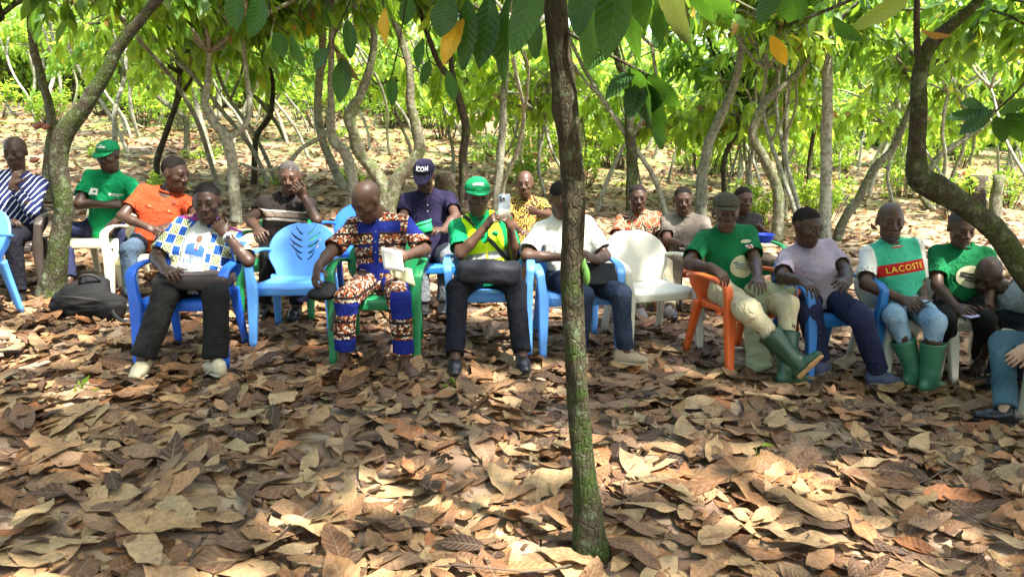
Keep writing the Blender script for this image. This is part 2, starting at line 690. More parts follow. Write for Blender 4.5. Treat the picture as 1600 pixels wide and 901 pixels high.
# ------------------------------------------------------------------ cocoa trees
def bark(name, base, moss, lichen, moss_amt, lich_amt, scale=1.0, low=0.0):
    m, nt, nd, lk, b = nodes_of(name)
    tc = N_(nt, 'ShaderNodeTexCoord')
    v = tc.outputs['Object']
    n1 = N_(nt, 'ShaderNodeTexNoise', i_Scale=22.0 * scale, i_Detail=6.0, i_Roughness=.7)
    n2 = N_(nt, 'ShaderNodeTexNoise', i_Scale=7.0 * scale, i_Detail=5.0, i_Roughness=.65)
    n3 = N_(nt, 'ShaderNodeTexNoise', i_Scale=17.0 * scale, i_Detail=9.0, i_Roughness=.72)
    for n in (n1, n2, n3):
        lk.new(v, n.inputs['Vector'])
    mp = N_(nt, 'ShaderNodeMapping')
    mp.inputs['Location'].default_value = (3.1, 7.7, 1.3)
    lk.new(v, mp.inputs[0])
    lk.new(mp.outputs[0], n3.inputs['Vector'])
    r1 = ramp(nt, [(.3, tuple(c * .45 for c in base)), (.7, tuple(min(1, c * 1.5) for c in base))])
    lk.new(n1.outputs['Fac'], r1.inputs[0])
    f2 = ramp(nt, [(.62 - moss_amt * .3, (0, 0, 0)), (.70 - moss_amt * .25, (1, 1, 1))])
    mf = n2.outputs['Fac']
    if low:                                                             # moss creeps up from the foot
        xyz = N_(nt, 'ShaderNodeSeparateXYZ')
        lk.new(v, xyz.inputs[0])
        mf = math_(nt, 'ADD', mf, math_(nt, 'MULTIPLY', math_(nt, 'SUBTRACT', .8, xyz.outputs[2]), low))
    lk.new(mf, f2.inputs[0])
    c = mixc(nt, math_(nt, 'MULTIPLY', f2.outputs[0], .85), r1.outputs[0], moss)
    f3 = ramp(nt, [(.64 - lich_amt * .3, (0, 0, 0)), (.78 - lich_amt * .3, (1, 1, 1))])
    lk.new(n3.outputs['Fac'], f3.inputs[0])
    lc = mixc(nt, n1.outputs['Fac'], tuple(c_ * .7 for c_ in lichen), lichen)
    c = mixc(nt, math_(nt, 'MULTIPLY', f3.outputs[0], .8), c, lc)
    lk.new(c, b.inputs['Base Color'])
    b.inputs['Roughness'].default_value = .92
    b.inputs['Specular IOR Level'].default_value = .12
    n4 = N_(nt, 'ShaderNodeTexVoronoi', i_Scale=55.0 * scale, feature='DISTANCE_TO_EDGE')
    m4 = N_(nt, 'ShaderNodeMapping')
    m4.inputs['Scale'].default_value = (1, 1, .35)
    lk.new(v, m4.inputs[0])
    lk.new(m4.outputs[0], n4.inputs['Vector'])
    crack = math_(nt, 'MULTIPLY', math_(nt, 'MINIMUM', n4.outputs[0], .12), 3.0)
    bp = N_(nt, 'ShaderNodeBump', i_Strength=.9, i_Distance=.018)
    lk.new(math_(nt, 'ADD', math_(nt, 'ADD', n1.outputs['Fac'], crack), math_(nt, 'MULTIPLY', f3.outputs[0], .25)), bp.inputs['Height'])
    lk.new(bp.outputs[0], b.inputs['Normal'])
    return m


BK = {
    'fg': bark('bark_brown_moss', (.042, .035, .022), (.030, .050, .010), (.16, .22, .12), .34, .32, 1.0, .13),
    'mossy': bark('bark_mossy', (.050, .042, .028), (.045, .065, .016), (.20, .24, .15), .55, .42),
    'pale': bark('bark_pale_lichen', (.17, .15, .11), (.09, .11, .04), (.40, .41, .32), .25, .75),
    'dark': bark('bark_dark', (.050, .038, .027), (.05, .065, .02), (.22, .25, .15), .30, .32),
    'mid': bark('bark_grey_green', (.11, .095, .065), (.08, .10, .03), (.30, .33, .22), .45, .5),
}


def green_material(name, dark, light, trans, old, tamt=.5, attr=True, vein=.35):
    m, nt, nd, lk, b = nodes_of(name)
    if attr:
        a = N_(nt, 'ShaderNodeAttribute', attribute_name='tint')
        fac = a.outputs['Fac']
    else:
        fac = N_(nt, 'ShaderNodeObjectInfo').outputs['Random']
    r = ramp(nt, [(0, dark), (.5, tuple((p + q) / 2 for p, q in zip(dark, light))), (.93, light), (.955, old), (1, (.20, .10, .03))])
    lk.new(fac, r.inputs[0])
    mask, w = veins(nt, vein, b.inputs['Normal'])
    c = mixc(nt, math_(nt, 'MULTIPLY', mask, vein), r.outputs[0], tuple(min(1, q * 1.8) for q in light))
    lk.new(c, b.inputs['Base Color'])
    b.inputs['Roughness'].default_value = .42
    b.inputs['Specular IOR Level'].default_value = .4
    rt = ramp(nt, [(0, tuple(q * .7 for q in trans)), (.93, trans), (.955, tuple(min(1, q * 1.6) for q in old)), (1, (.35, .18, .05))])
    lk.new(fac, rt.inputs[0])
    tr = N_(nt, 'ShaderNodeBsdfTranslucent')
    lk.new(mixc(nt, math_(nt, 'MULTIPLY', mask, .3), rt.outputs[0], tuple(q * .6 for q in trans)), tr.inputs[0])
    ms = N_(nt, 'ShaderNodeMixShader', i_0=tamt)
    lk.new(b.outputs[0], ms.inputs[1])
    lk.new(tr.outputs[0], ms.inputs[2])
    lk.new(ms.outputs[0], nd['Material Output'].inputs[0])
    return m


M_LEAF = green_material('cocoa_leaves', (.024, .075, .014), (.085, .185, .022), (.38, .60, .045), (.50, .33, .02), .55)
M_LIME = green_material('young_leaves_brightened', (.060, .140, .018), (.17, .30, .030), (.60, .80, .08), (.55, .40, .03), .62)  # young leaf green, lightened further so the background looks more sunlit
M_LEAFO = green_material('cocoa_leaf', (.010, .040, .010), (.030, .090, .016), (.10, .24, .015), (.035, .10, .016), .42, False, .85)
M_YEL = green_material('yellow_leaf', (.55, .32, .015), (.60, .36, .02), (.75, .42, .02), (.5, .3, .02), .4, False)


def low_leaf(wr, fold, droop):
    P = np.array([[0, 0, 0], [-wr * .9, .3, fold], [0, .3, 0], [wr * .9, .3, fold], [-wr, .62, fold * .9], [0, .62, 0], [wr, .62, fold * .9], [0, 1, 0]], float)
    P[:, 2] -= droop * P[:, 1] ** 2
    Fq = np.array([[0, 2, 1, 1], [0, 3, 2, 2], [1, 2, 5, 4], [2, 3, 6, 5], [4, 5, 7, 7], [5, 6, 7, 7]])
    uv = np.array([[.5, 0], [0, .3], [.5, .3], [1, .3], [0, .62], [.5, .62], [1, .62], [.5, 1]])
    return P, Fq, uv


T_LOW = [low_leaf(w, f, d) for w, f, d in ((.17, .05, .25), (.19, .03, .15), (.16, .08, .35), (.2, .02, .05))]


def crown_leaves(tips, dirs, r, per=9, lmin=.15, lmax=.30, spread=.5):
    """hanging whorls of leaves around twig ends"""
    n = len(tips) * per
    I = np.repeat(np.arange(len(tips)), per)
    t = r.random(n)
    pos = tips[I] - dirs[I] * (t * .32)[:, None] + r.normal(0, .03, (n, 3))
    d = dirs[I] * .7 + r.normal(0, spread, (n, 3))
    d[:, 2] -= .35 + .55 * r.random(n)
    d /= np.linalg.norm(d, axis=1, keepdims=True)
    Z = r.normal(0, .45, (n, 3)) + np.array([0, 0, 1.0])
    Z = Z - d * (Z * d).sum(1, keepdims=True)
    Z /= np.linalg.norm(Z, axis=1, keepdims=True) + 1e-9
    X = np.cross(d, Z)
    L = lmin + (lmax - lmin) * r.random(n)
    V, Fq, uv, ids = place(T_LOW, r.integers(0, len(T_LOW), n), pos, X, d, Z, L)
    tint = (np.clip(r.normal(.45, .28, n), 0, .94) + (r.random(n) < .025) * .5).clip(0, 1)[ids]
    return V, Fq, uv, tint


def limb(p0, d0, L, r, rise=.2, sag=.5, n=7):
    """a limb that leaves upward and arches over"""
    pts = [np.array(p0, float)]
    d = nrm(d0)
    for k in range(n):
        d = nrm(d + r.normal(0, .16, 3) + np.array([0, 0, rise - (rise + sag) * k / n]))
        pts.append(pts[-1] + d * L / n)
    return np.array(pts)


def make_crown(starts, r, nl=5, L=(1.3, 2.1), twigs=9, per=9, r0=.035, lmin=.15, lmax=.30, zmin=None, up=(.25, .9), clear=None):
    """limbs from start points -> (branch mesh list, leaf arrays)"""
    def blocked(q3):                                                    # too low, or hanging in front of the gathering
        q3 = np.atleast_2d(q3)
        bad = np.zeros(len(q3), bool)
        if zmin is not None:
            bad |= q3[:, 2] < gz(q3[:, 0], q3[:, 1]) + zmin
        if clear is not None:
            q = q3 - CAM
            dep = q[:, 1] * CP - q[:, 2] * SP
            py = CY - F_PX * (q[:, 1] * SP + q[:, 2] * CP) / np.maximum(dep, .05)
            bad |= (dep > .05) & (dep < clear) & (py > -190) & (np.abs(q[:, 0]) < dep * .8 + .4) | (np.linalg.norm(q, axis=1) < 1.1)
        return bad
    mb = MB()
    tips, dirs = [], []
    for s in starts:
        a0 = r.uniform(0, 6.28)
        for k in range(nl):
            a = a0 + 6.283 * k / nl + r.normal(0, .35)
            el = r.uniform(*up)
            P = limb(s, (math.cos(a), math.sin(a), el), r.uniform(*L), r)
            bd = blocked(P)
            if bd.any():
                P = P[:max(int(np.argmax(bd)), 1)]
                if len(P) < 4:
                    continue
            mb.add(*tube(P, np.linspace(r0, .008, len(P)), 6))
            for q in range(twigs):
                i = r.integers(1, len(P) - 1) if q < twigs - 2 else len(P) - 2
                p = P[i] + (P[i + 1] - P[i]) * r.random()
                d = nrm(nrm(P[i + 1] - P[i]) * .6 + r.normal(0, .65, 3) + np.array([0, 0, -.05]))
                tl = r.uniform(.2, .55)
                e = p + d * tl + np.array([0, 0, -.12 * tl])
                if blocked(e)[0]:
                    continue
                mb.add(*tube(np.array([p, (p + e) / 2 + (0, 0, .02), e]), [.006, .004, .003], 4, cap=False))
                tips.append(e)
                dirs.append(nrm(d + (0, 0, -.3)))
    tips, dirs = np.array(tips), np.array(dirs)
    return mb.get(), crown_leaves(tips, dirs, r, per, lmin, lmax)


def trunk_mesh(path, rad, r, seg=14, sub=6, rough=.075):
    P = catmull(path, sub)
    R = np.interp(np.linspace(0, 1, len(P)), np.linspace(0, 1, len(rad)), rad) * .93
    m = len(P)
    a = np.arange(seg) / seg * 6.2832
    i = np.arange(m)
    s = np.r_[0, np.cumsum(np.linalg.norm(np.diff(P, axis=0), axis=1))]
    B = np.ones((m, seg))
    for k in range(6):
        f = r.uniform(3, 16)
        B += rough * .5 * np.sin(s[:, None] * f + a[None] * r.integers(1, 4) + r.uniform(0, 6))
    for _ in range(max(2, int(s[-1] * 3))):                            # knots
        s0, a0 = r.uniform(0, s[-1]), r.uniform(0, 6.28)
        da = np.angle(np.exp(1j * (a - a0)))
        B += r.uniform(.10, .30) * np.exp(-((s[:, None] - s0) / .05) ** 2 - (da[None] / .45) ** 2)
    return tube(P, R, seg, B)


WSC = .76


def px_path(pts, Y, W=None):
    """traced (px, py, width px[, dY]) -> world points and radii at the tree's own distance"""
    P, R = [], []
    for q in pts:
        y = Y + (q[3] if len(q) > 3 else 0)
        p = at(q[0], q[1], y)
        dep = p[1] * CP + (CAM_H - p[2]) * SP
        P.append(p)
        R.append(q[2] * WSC / 2 / F_PX * dep)
    return np.array(P), np.array(R)


TREES = []


def traced_tree(base, paths, kind, label, seed, crown=dict(), group='cocoa trees around the gathering', ends=None, mat=None, name='cocoa_tree', extra_up=.7):
    """base: pixel on the ground; paths: traced stems, the first starts at the base"""
    r = np.random.default_rng(seed)
    g = G(*base)
    Y = g[1]
    root = empty(name, g, label, 'tree', group)
    starts = []
    for k, pts in enumerate(paths):
        P, R = px_path(pts, Y)
        if k == 0 and P[0][2] > g[2] + .03:
            P = np.r_[[g + (0, 0, -.05)], P]
            R = np.r_[R[0] * 1.25, R]
        elif k == 0:
            P[0][2] = min(P[0][2], g[2] - .03)
        end, d = P[-1], nrm(P[-1] - P[-2])
        if extra_up:                                                    # carry the stem on into its crown
            d2 = nrm(d + np.array([0, r.uniform(-.2, .2), .5]))
            P = np.r_[P, [end + d2 * extra_up * .5, end + nrm(d2 + np.array([0, 0, .3])) * extra_up]]
            R = np.r_[R, R[-1] * .8, R[-1] * .6]
        V, Fq = trunk_mesh(P, R, r)
        obj('trunk' if k == 0 else 'branch', V, Fq, BK[kind], root)
        starts += [P[-1], P[-2]]
    if crown is not None:
        near = base[1] > 325 and base[0] < 1250
        kw = dict(nl=7, L=(1.6, 3.4), twigs=14, per=10, zmin=1.75, lmin=.17, lmax=.33) if near else dict(nl=5, L=(1.2, 2.0), twigs=10, per=9, zmin=1.6)
        kw.update(crown)
        (bv, bf), (V, Fq, uv, tint) = make_crown(starts, r, **kw)
        obj('limbs', bv, bf, BK[kind], root)
        o = obj('crown', V, Fq, mat or M_LEAF, root, uv=uv, attrs={'tint': tint})
        tag(o, None, None, None, 'stuff')
    TREES.append(root)
    return root, g


tl, gl = traced_tree((84, 468), [[(78, 472, 64), (84, 430, 48), (95, 370, 41), (98, 310, 40), (91, 250, 39), (102, 205, 40), (133, 165, 34), (165, 115, 29), (185, 75, 26), (215, 35, 22), (255, -8, 19), (320, -70, 15)]],
                     'mossy', 'thick mossy cocoa trunk bending right, rising beside the black bag', 101, dict(nl=7, L=(1.5, 3.2), twigs=15, per=10, zmin=2.2, lmin=.18, lmax=.34, clear=6.0))
traced_tree((76, 318), [[(76, 318, 22), (74, 260, 20), (82, 200, 20), (70, 140, 18), (52, 70, 16), (44, 0, 14)]], 'mid', 'slender pod-bearing cocoa tree behind the mossy trunk at left', 102)
traced_tree((371, 350), [[(371, 350, 27), (366, 300, 24), (362, 247, 24), (352, 213, 24), (333, 190, 20), (320, 165, 17), (325, 125, 14)], [(357, 215, 16), (383, 197, 13), (390, 160, 12), (383, 100, 10)]],
            'pale', 'forked cocoa tree with green lichen behind the orange shirt man', 103)
traced_tree((343, 262), [[(334, 258, 14), (323, 223, 13), (308, 167, 11), (300, 140, 9)]], 'pale', 'thin leaning grey tree left of the forked lichen tree', 104)
traced_tree((291, 252), [[(291, 252, 15), (292, 198, 13), (282, 178, 13), (255, 158, 11), (232, 138, 9)]], 'mid', 'thin tree bending sharply left above the orange shirt man', 105)
traced_tree((396, 292), [[(396, 292, 14), (398, 240, 13), (403, 208, 12), (422, 180, 12), (426, 130, 10), (415, 85, 9)]], 'dark', 'slim dark wavy tree between lichen tree and brown polo man', 106)
traced_tree((342, 190), [[(343, 190, 12), (341, 120, 11), (337, 60, 10), (333, 0, 9)]], 'pale', 'straight pale pole-like trunk far behind the forked lichen tree', 107)
traced_tree((551, 335), [[(551, 335, 24), (553, 297, 24), (541, 243, 24), (519, 213, 22), (517, 150, 15), (518, 57, 12)], [(512, 205, 11), (497, 217, 10), (470, 233, 10), (449, 256, 9)]],
            'pale', 'pale lichen-covered trunk leaning left behind the wax-print man', 108)
traced_tree((607, 355), [[(607, 355, 40), (600, 297, 28), (586, 270, 28), (562, 238, 27), (550, 200, 27), (547, 180, 26), (562, 150, 20), (577, 110, 18), (584, 55, 15), (566, 20, 13), (533, 2, 11), (480, 15, 8)],
                         [(605, 335, 34), (614, 297, 30), (628, 270, 30), (655, 238, 27), (651, 200, 24), (641, 160, 20), (640, 110, 17), (628, 65, 15), (612, 20, 12)]],
            'mid', 'large dark cocoa tree forking low, behind the lettered cap man', 109)
traced_tree((724, 335), [[(724, 335, 22), (725, 283, 22), (723, 247, 19), (728, 207, 18), (720, 163, 17), (706, 127, 15), (687, 100, 13), (666, 50, 11)], [(712, 135, 12), (705, 100, 11), (708, 60, 10)]],
            'dark', 'dark cocoa tree rising behind the green cap of the vest man', 110)
traced_tree((775, 330), [[(775, 330, 20), (778, 297, 19), (784, 213, 17), (788, 143, 15), (792, 70, 13)]], 'pale', 'straight pale grey trunk just right of the green cap', 111)
traced_tree((987, 345), [[(987, 345, 28), (987, 297, 26), (988, 247, 24), (983, 200, 20), (982, 133, 17), (966, 98, 15), (960, 50, 12)]], 'mossy', 'knobbly mossy trunk behind the maze-print shirt man', 112)
traced_tree((1094, 345), [[(1094, 345, 26), (1096, 297, 25), (1101, 250, 23), (1114, 207, 21), (1137, 160, 19), (1153, 110, 16), (1159, 60, 14)]], 'pale', 'pale leaning trunk behind the faded T-shirt man', 113)
traced_tree((1134, 330), [[(1134, 330, 12), (1131, 253, 11), (1150, 207, 11), (1155, 180, 9)]], 'dark', 'thin dark curved tree above the olive cap', 114)
traced_tree((1214, 378), [[(1214, 378, 27), (1216, 330, 24), (1214, 295, 23), (1192, 243, 22), (1176, 212, 20), (1188, 172, 18), (1214, 142, 16), (1250, 110, 13)]], 'mid', 'S-shaped spotted cocoa trunk behind the blue bowl', 115)
traced_tree((1289, 378), [[(1289, 378, 29), (1290, 300, 25), (1292, 200, 24), (1293, 120, 22), (1292, 60, 20), (1284, 20, 15), (1268, -20, 12)], [(1292, 62, 14), (1306, 20, 13), (1314, -25, 10)]], 'pale', 'straight pale blotched trunk above the lavender polo man', 116)
traced_tree((1308, 376), [[(1308, 376, 22), (1318, 345, 20), (1340, 312, 19), (1368, 262, 17), (1397, 230, 16), (1413, 190, 14), (1423, 165, 12)]], 'mid', 'mossy trunk leaning right between pale trunk and crooked tree', 117)
traced_tree((1226, 345), [[(1226, 345, 14), (1226, 293, 13), (1228, 200, 12), (1228, 100, 10), (1235, 50, 9)]], 'mid', 'slim upright tree between spotted and pale trunks', 118)
traced_tree((1262, 330), [[(1262, 330, 10), (1265, 250, 9), (1275, 190, 8), (1280, 150, 7)]], 'dark', 'thin dark sapling just left of the pale straight trunk', 119)
traced_tree((1462, 330), [[(1440, 300, 14), (1465, 247, 15), (1508, 217, 13), (1546, 184, 11)]], 'mid', 'slanting dark tree behind the crooked trunk at right', 120)

# the crooked tree at right: its stem comes in low from outside the frame
r = np.random.default_rng(130)
gR = G(1660, 640)
root = empty('cocoa_tree', gR, 'near crooked mossy trunk sweeping in from right edge over the seated men', 'tree', 'cocoa trees around the gathering')
Yr = 4.45
WSC = .80
P, R = px_path([(1622, 452, 46), (1586, 404, 46), (1552, 359, 45), (1508, 321, 46), (1462, 293, 54), (1436, 278, 46), (1430, 233, 36), (1436, 167, 33), (1440, 110, 30), (1455, 67, 27), (1487, 38, 26), (1522, 8, 22), (1570, -50, 18)], Yr)
gp = np.array([P[0][0] + .62, Yr + .05, float(gz(P[0][0] + .62, Yr + .05))])
root.location = gp
P = np.r_[[gp - (0, 0, .05), gp + (-.10, 0, .22), P[0] + (.2, .02, -.20)], P]
R = np.r_[.13, .11, .10, R]
V, Fq = trunk_mesh(P, R, r, 18, 8)
obj('trunk', V, Fq, BK['mossy'], root)
P2, R2 = px_path([(1440, 120, 20), (1433, 67, 14), (1433, 0, 12), (1440, -70, 9)], Yr)
V, Fq = trunk_mesh(P2, R2, r)
obj('branch', V, Fq, BK['dark'], root)
(bv, bf), (V, Fq, uv, tint) = make_crown([P[-1], P[-1] + (0.1, 0, .3), P2[-1], P2[-1] + (0, 0, .4)], r, nl=7, L=(1.5, 3.2), twigs=15, per=10, zmin=2.5, clear=5.2, lmin=.18, lmax=.34)
obj('limbs', bv, bf, BK['dark'], root)
tag(obj('crown', V, Fq, M_LEAF, root, uv=uv, attrs={'tint': tint}), kind='stuff')

# the slim tree in front
r = np.random.default_rng(131)
WSC = 1.0
gF = G(922, 868)
FG = empty('cocoa_tree', gF, 'slim brown trunk with green moss in the foreground centre', 'tree', 'cocoa trees around the gathering')
Yf = gF[1]
P, R = px_path([(923, 872, 46), (918, 800, 42), (909, 700, 38), (902, 600, 37), (896, 500, 37), (893, 420, 38), (896, 340, 37), (893, 260, 39), (886, 180, 40), (876, 90, 40), (868, 0, 42), (862, -90, 38), (856, -190, 32)], Yf)
P[0][2] = gF[2] - .04
R[0] *= 1.5
R[1] *= 1.06
V, Fq = trunk_mesh(P, R, r, 28, 16, .05)
obj('trunk', V, Fq, BK['fg'], FG)
(bv, bf), (V, Fq, uv, tint) = make_crown([P[-1], P[-1] + (0, .05, .35), P[-1] + (.05, 0, .7), P[-1] + (.1, .1, 1.0)], r, nl=7, L=(1.6, 3.3), twigs=16, per=11, zmin=2.45, clear=5.0, lmin=.18, lmax=.34)
obj('limbs', bv, bf, BK['fg'], FG)
tag(obj('crown', V, Fq, M_LEAF, FG, uv=uv, attrs={'tint': tint}), kind='stuff')

# big leaves hanging into the picture from its low branches, one by one
T_h = [leaf_template(7, 13, .20, .12, .5, .2, .25, .92, r), leaf_template(7, 13, .17, .2, -.6, -.3, .3, .95, r), leaf_template(7, 13, .23, .1, .3, .1, .2, .9, r)]
for k in range(3):
    Pn, Fn, un = T_h[k]
    Pn = Pn.copy()
    Pn[:, 1] -= Pn[:, 1].min()
    Pn[:, 1] /= Pn[:, 1].max()
    T_h[k] = (Pn, Fn, un)
HANG = {}


def hang_leaf(parent, origin, a, b, wpx, mat, k=0, face=.75, dYt=.0):
    """leaf from stalk a=(px,py,Y) to tip b=(px,py)"""
    A = at(a[0], a[1], a[2])
    B = at(b[0], b[1], a[2] + dYt)
    d = B - A
    L = np.linalg.norm(d)
    d = d / L
    view = nrm(CAM - A)
    Z = nrm(nrm(view - d * (view @ d)) * face + nrm(np.cross(d, view)) * math.sqrt(1 - face * face))
    X = np.cross(d, Z)
    dep = A[1] * CP + (CAM_H - A[2]) * SP
    w = wpx / F_PX * dep / (.40 * L) / max(face, .3) * .95
    key = (k, mat.name)
    if key not in HANG:
        HANG[key] = mesh_from('leaf', T_h[k][0], T_h[k][1], [mat], True, uv=T_h[k][2])
    o = link(bpy.data.objects.new('leaf', HANG[key]), parent)
    Mx = Matrix(((X[0] * w * L, d[0] * L, Z[0] * L, A[0]), (X[1] * w * L, d[1] * L, Z[1] * L, A[1]), (X[2] * w * L, d[2] * L, Z[2] * L, A[2]), (0, 0, 0, 1)))
    o.matrix_local = Matrix.Translation(-Vector(origin)) @ Mx
    return A


def low_branch(path, leaves, rad=.010):
    """a twig of the front tree with its own large leaves"""
    P = np.array([at(*q) for q in path])
    V, Fq = tube(catmull(P, 6), np.linspace(rad, .004, (len(P) - 1) * 6 + 1), 8)
    br = obj('branch', V, Fq, BK['dark'], FG)
    for lf in leaves:
        A = hang_leaf(br, gF, *lf)
        q = P[np.argmin(np.linalg.norm(P - A, axis=1))]
    return br


y1, y2, y3 = 2.25, 2.7, 3.2
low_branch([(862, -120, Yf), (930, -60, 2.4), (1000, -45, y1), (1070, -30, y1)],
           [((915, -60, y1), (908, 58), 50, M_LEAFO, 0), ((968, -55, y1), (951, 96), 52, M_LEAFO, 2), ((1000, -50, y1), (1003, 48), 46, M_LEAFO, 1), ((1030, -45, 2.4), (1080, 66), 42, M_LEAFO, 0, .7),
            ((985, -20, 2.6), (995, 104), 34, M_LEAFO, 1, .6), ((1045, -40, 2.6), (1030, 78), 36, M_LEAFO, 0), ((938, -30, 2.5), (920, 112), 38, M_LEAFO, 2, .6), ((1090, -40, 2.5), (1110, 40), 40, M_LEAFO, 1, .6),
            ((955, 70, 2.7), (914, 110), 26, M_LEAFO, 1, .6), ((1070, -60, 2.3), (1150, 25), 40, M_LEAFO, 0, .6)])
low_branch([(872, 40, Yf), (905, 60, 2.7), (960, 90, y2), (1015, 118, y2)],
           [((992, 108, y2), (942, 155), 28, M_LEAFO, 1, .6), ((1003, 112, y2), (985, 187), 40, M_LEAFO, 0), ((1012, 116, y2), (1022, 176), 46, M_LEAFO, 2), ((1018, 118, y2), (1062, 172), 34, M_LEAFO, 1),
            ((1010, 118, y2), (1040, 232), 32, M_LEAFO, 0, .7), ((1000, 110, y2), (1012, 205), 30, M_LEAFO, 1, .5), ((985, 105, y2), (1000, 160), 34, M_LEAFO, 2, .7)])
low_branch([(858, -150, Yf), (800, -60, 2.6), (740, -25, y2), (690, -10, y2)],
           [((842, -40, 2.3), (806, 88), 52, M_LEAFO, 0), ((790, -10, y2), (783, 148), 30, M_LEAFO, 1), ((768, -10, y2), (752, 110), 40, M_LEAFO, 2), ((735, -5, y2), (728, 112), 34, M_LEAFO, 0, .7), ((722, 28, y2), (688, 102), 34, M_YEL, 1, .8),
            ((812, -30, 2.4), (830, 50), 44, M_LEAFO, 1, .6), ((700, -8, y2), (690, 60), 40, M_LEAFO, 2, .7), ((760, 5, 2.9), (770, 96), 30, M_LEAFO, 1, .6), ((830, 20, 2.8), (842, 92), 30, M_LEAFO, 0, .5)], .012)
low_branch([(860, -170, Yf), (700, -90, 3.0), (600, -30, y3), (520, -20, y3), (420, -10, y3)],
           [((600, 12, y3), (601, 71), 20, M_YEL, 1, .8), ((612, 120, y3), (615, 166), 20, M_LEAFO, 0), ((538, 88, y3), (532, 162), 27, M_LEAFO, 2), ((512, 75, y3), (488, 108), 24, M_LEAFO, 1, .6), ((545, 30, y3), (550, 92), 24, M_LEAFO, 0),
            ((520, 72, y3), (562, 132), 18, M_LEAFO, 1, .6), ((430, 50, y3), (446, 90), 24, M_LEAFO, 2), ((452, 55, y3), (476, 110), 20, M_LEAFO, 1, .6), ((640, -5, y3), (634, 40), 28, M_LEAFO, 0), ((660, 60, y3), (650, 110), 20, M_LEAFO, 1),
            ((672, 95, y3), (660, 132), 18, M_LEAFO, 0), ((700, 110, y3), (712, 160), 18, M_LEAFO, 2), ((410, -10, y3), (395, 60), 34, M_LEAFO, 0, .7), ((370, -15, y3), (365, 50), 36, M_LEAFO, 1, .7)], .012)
for P_ in ([(600, -30, y3), (598, 0, y3), (600, 12, y3)], [(560, -25, y3), (530, 40, y3), (520, 72, y3), (538, 88, y3)], [(640, -40, y3), (625, 60, y3), (612, 120, y3)], [(420, -10, y3), (425, 30, y3), (452, 55, y3)], [(690, -10, y2), (712, 10, y2), (722, 28, y2)], [(690, -10, y3), (668, 60, y3), (672, 95, y3), (700, 110, y3)]):
    V, Fq = tube(catmull(np.array([at(*q) for q in P_]), 4), .003, 6)
    obj('twig', V, Fq, BK['dark'], FG)
# the crooked tree's few large leaves at top right
Yq = 3.6
brr = obj('branch', *tube(catmull(np.array([at(1460, -60, 4.3), at(1400, -40, 3.9), at(1330, 0, Yq), at(1230, 40, Yq)]), 5), .008, 8), BK['dark'], root)
for lf in [((1425, -10, Yq), (1332, 54), 32, M_LIME, 0, .6), ((1440, 50, Yq), (1492, 60), 12, M_YEL, 1, .6), ((1205, 55, Yq), (1230, 102), 20, M_YEL, 2, .8), ((1300, 30, Yq), (1350, 70), 26, M_LEAFO, 1, .6), ((1230, -20, Yq), (1250, 40), 40, M_LEAFO, 2, .7), ((1215, -30, Yq), (1190, 40), 36, M_LEAFO, 0, .7)]:
    hang_leaf(brr, gp, *lf)
for (px, py, tx, ty, w) in ((1545, 170, 1478, 190, 22), (1550, 172, 1500, 214, 22), (1560, 180, 1570, 222, 26), (1572, 182, 1600, 220, 26), (1560, 172, 1605, 160, 24), (1540, 165, 1500, 160, 20), (1575, 175, 1612, 196, 24)):
    hang_leaf(brr, gp, (px, py, 3.9), (tx, ty), w, M_LEAFO, int(px) % 3, .6)
obj('twig', *tube(catmull(np.array([at(1640, 60, 3.9), at(1600, 130, 3.9), at(1555, 175, 3.9)]), 4), .005, 6), BK['dark'], root)

# pods
M_POD = plain('pod_reddish', (.30, .10, .06), .5, .35, 20, .3, 60)
M_PODG = plain('pod_green', (.06, .15, .025), .5, .3, 20, .3, 60)


def pod(parent, origin, p, L, w, mat, tilt=(0, 0, 1)):
    ax = nrm(tilt)
    t = np.linspace(0, 1, 11)
    rad = w * np.sin(np.pi * np.clip(t, .02, .99) ** .85) ** .7
    P = np.array([p + ax * L * (q - .5) for q in t])
    a = np.arange(20) / 20 * 6.2832
    V, Fq = tube(P, rad, 20, 1 + .07 * np.cos(a * 10)[None] * np.ones((11, 1)))
    obj('cocoa_pod', V, Fq, mat, parent, origin=origin)


g2 = np.array(TREES[1].location)
for px, py, s in ((60, 196, 1.0), (54, 250, .9), (72, 198, .8)):
    pod(TREES[1], g2, at(px, py, g2[1] - .1), .17 * s, .045 * s, M_POD, (.9, 0, .25))
pod(FG, np.array(gF), at(916, 428, Yf - .03), .085, .013, M_PODG, (-.1, 0, 1))
pod(FG, np.array(gF), at(912, 414, Yf - .03), .05, .009, M_PODG, (.15, 0, 1))

# stumps
def stump(px, py, wpx, hpx, label, kind='dark'):
    g = G(px, py)
    dep = g[1] * CP + (CAM_H - g[2]) * SP
    rr, hh = wpx / 2 / F_PX * dep, hpx / F_PX * dep
    r = np.random.default_rng(int(px))
    V, Fq = trunk_mesh([g - (0, 0, .05), g + (0, 0, hh * .5), g + (0, 0, hh)], [rr * 1.3, rr, rr * .95], r, 16, 4, .16)
    e = empty('tree_stump', g, label, 'stump')
    obj('stump', V, Fq, BK[kind], e)


stump(697, 345, 38, 72, 'weathered brown stump behind the navy polo man')
stump(1520, 345, 30, 70, 'tall broken stump behind the crooked trunk at right')
stump(1551, 350, 18, 76, 'narrow stump next to the tall broken stump', 'mid')

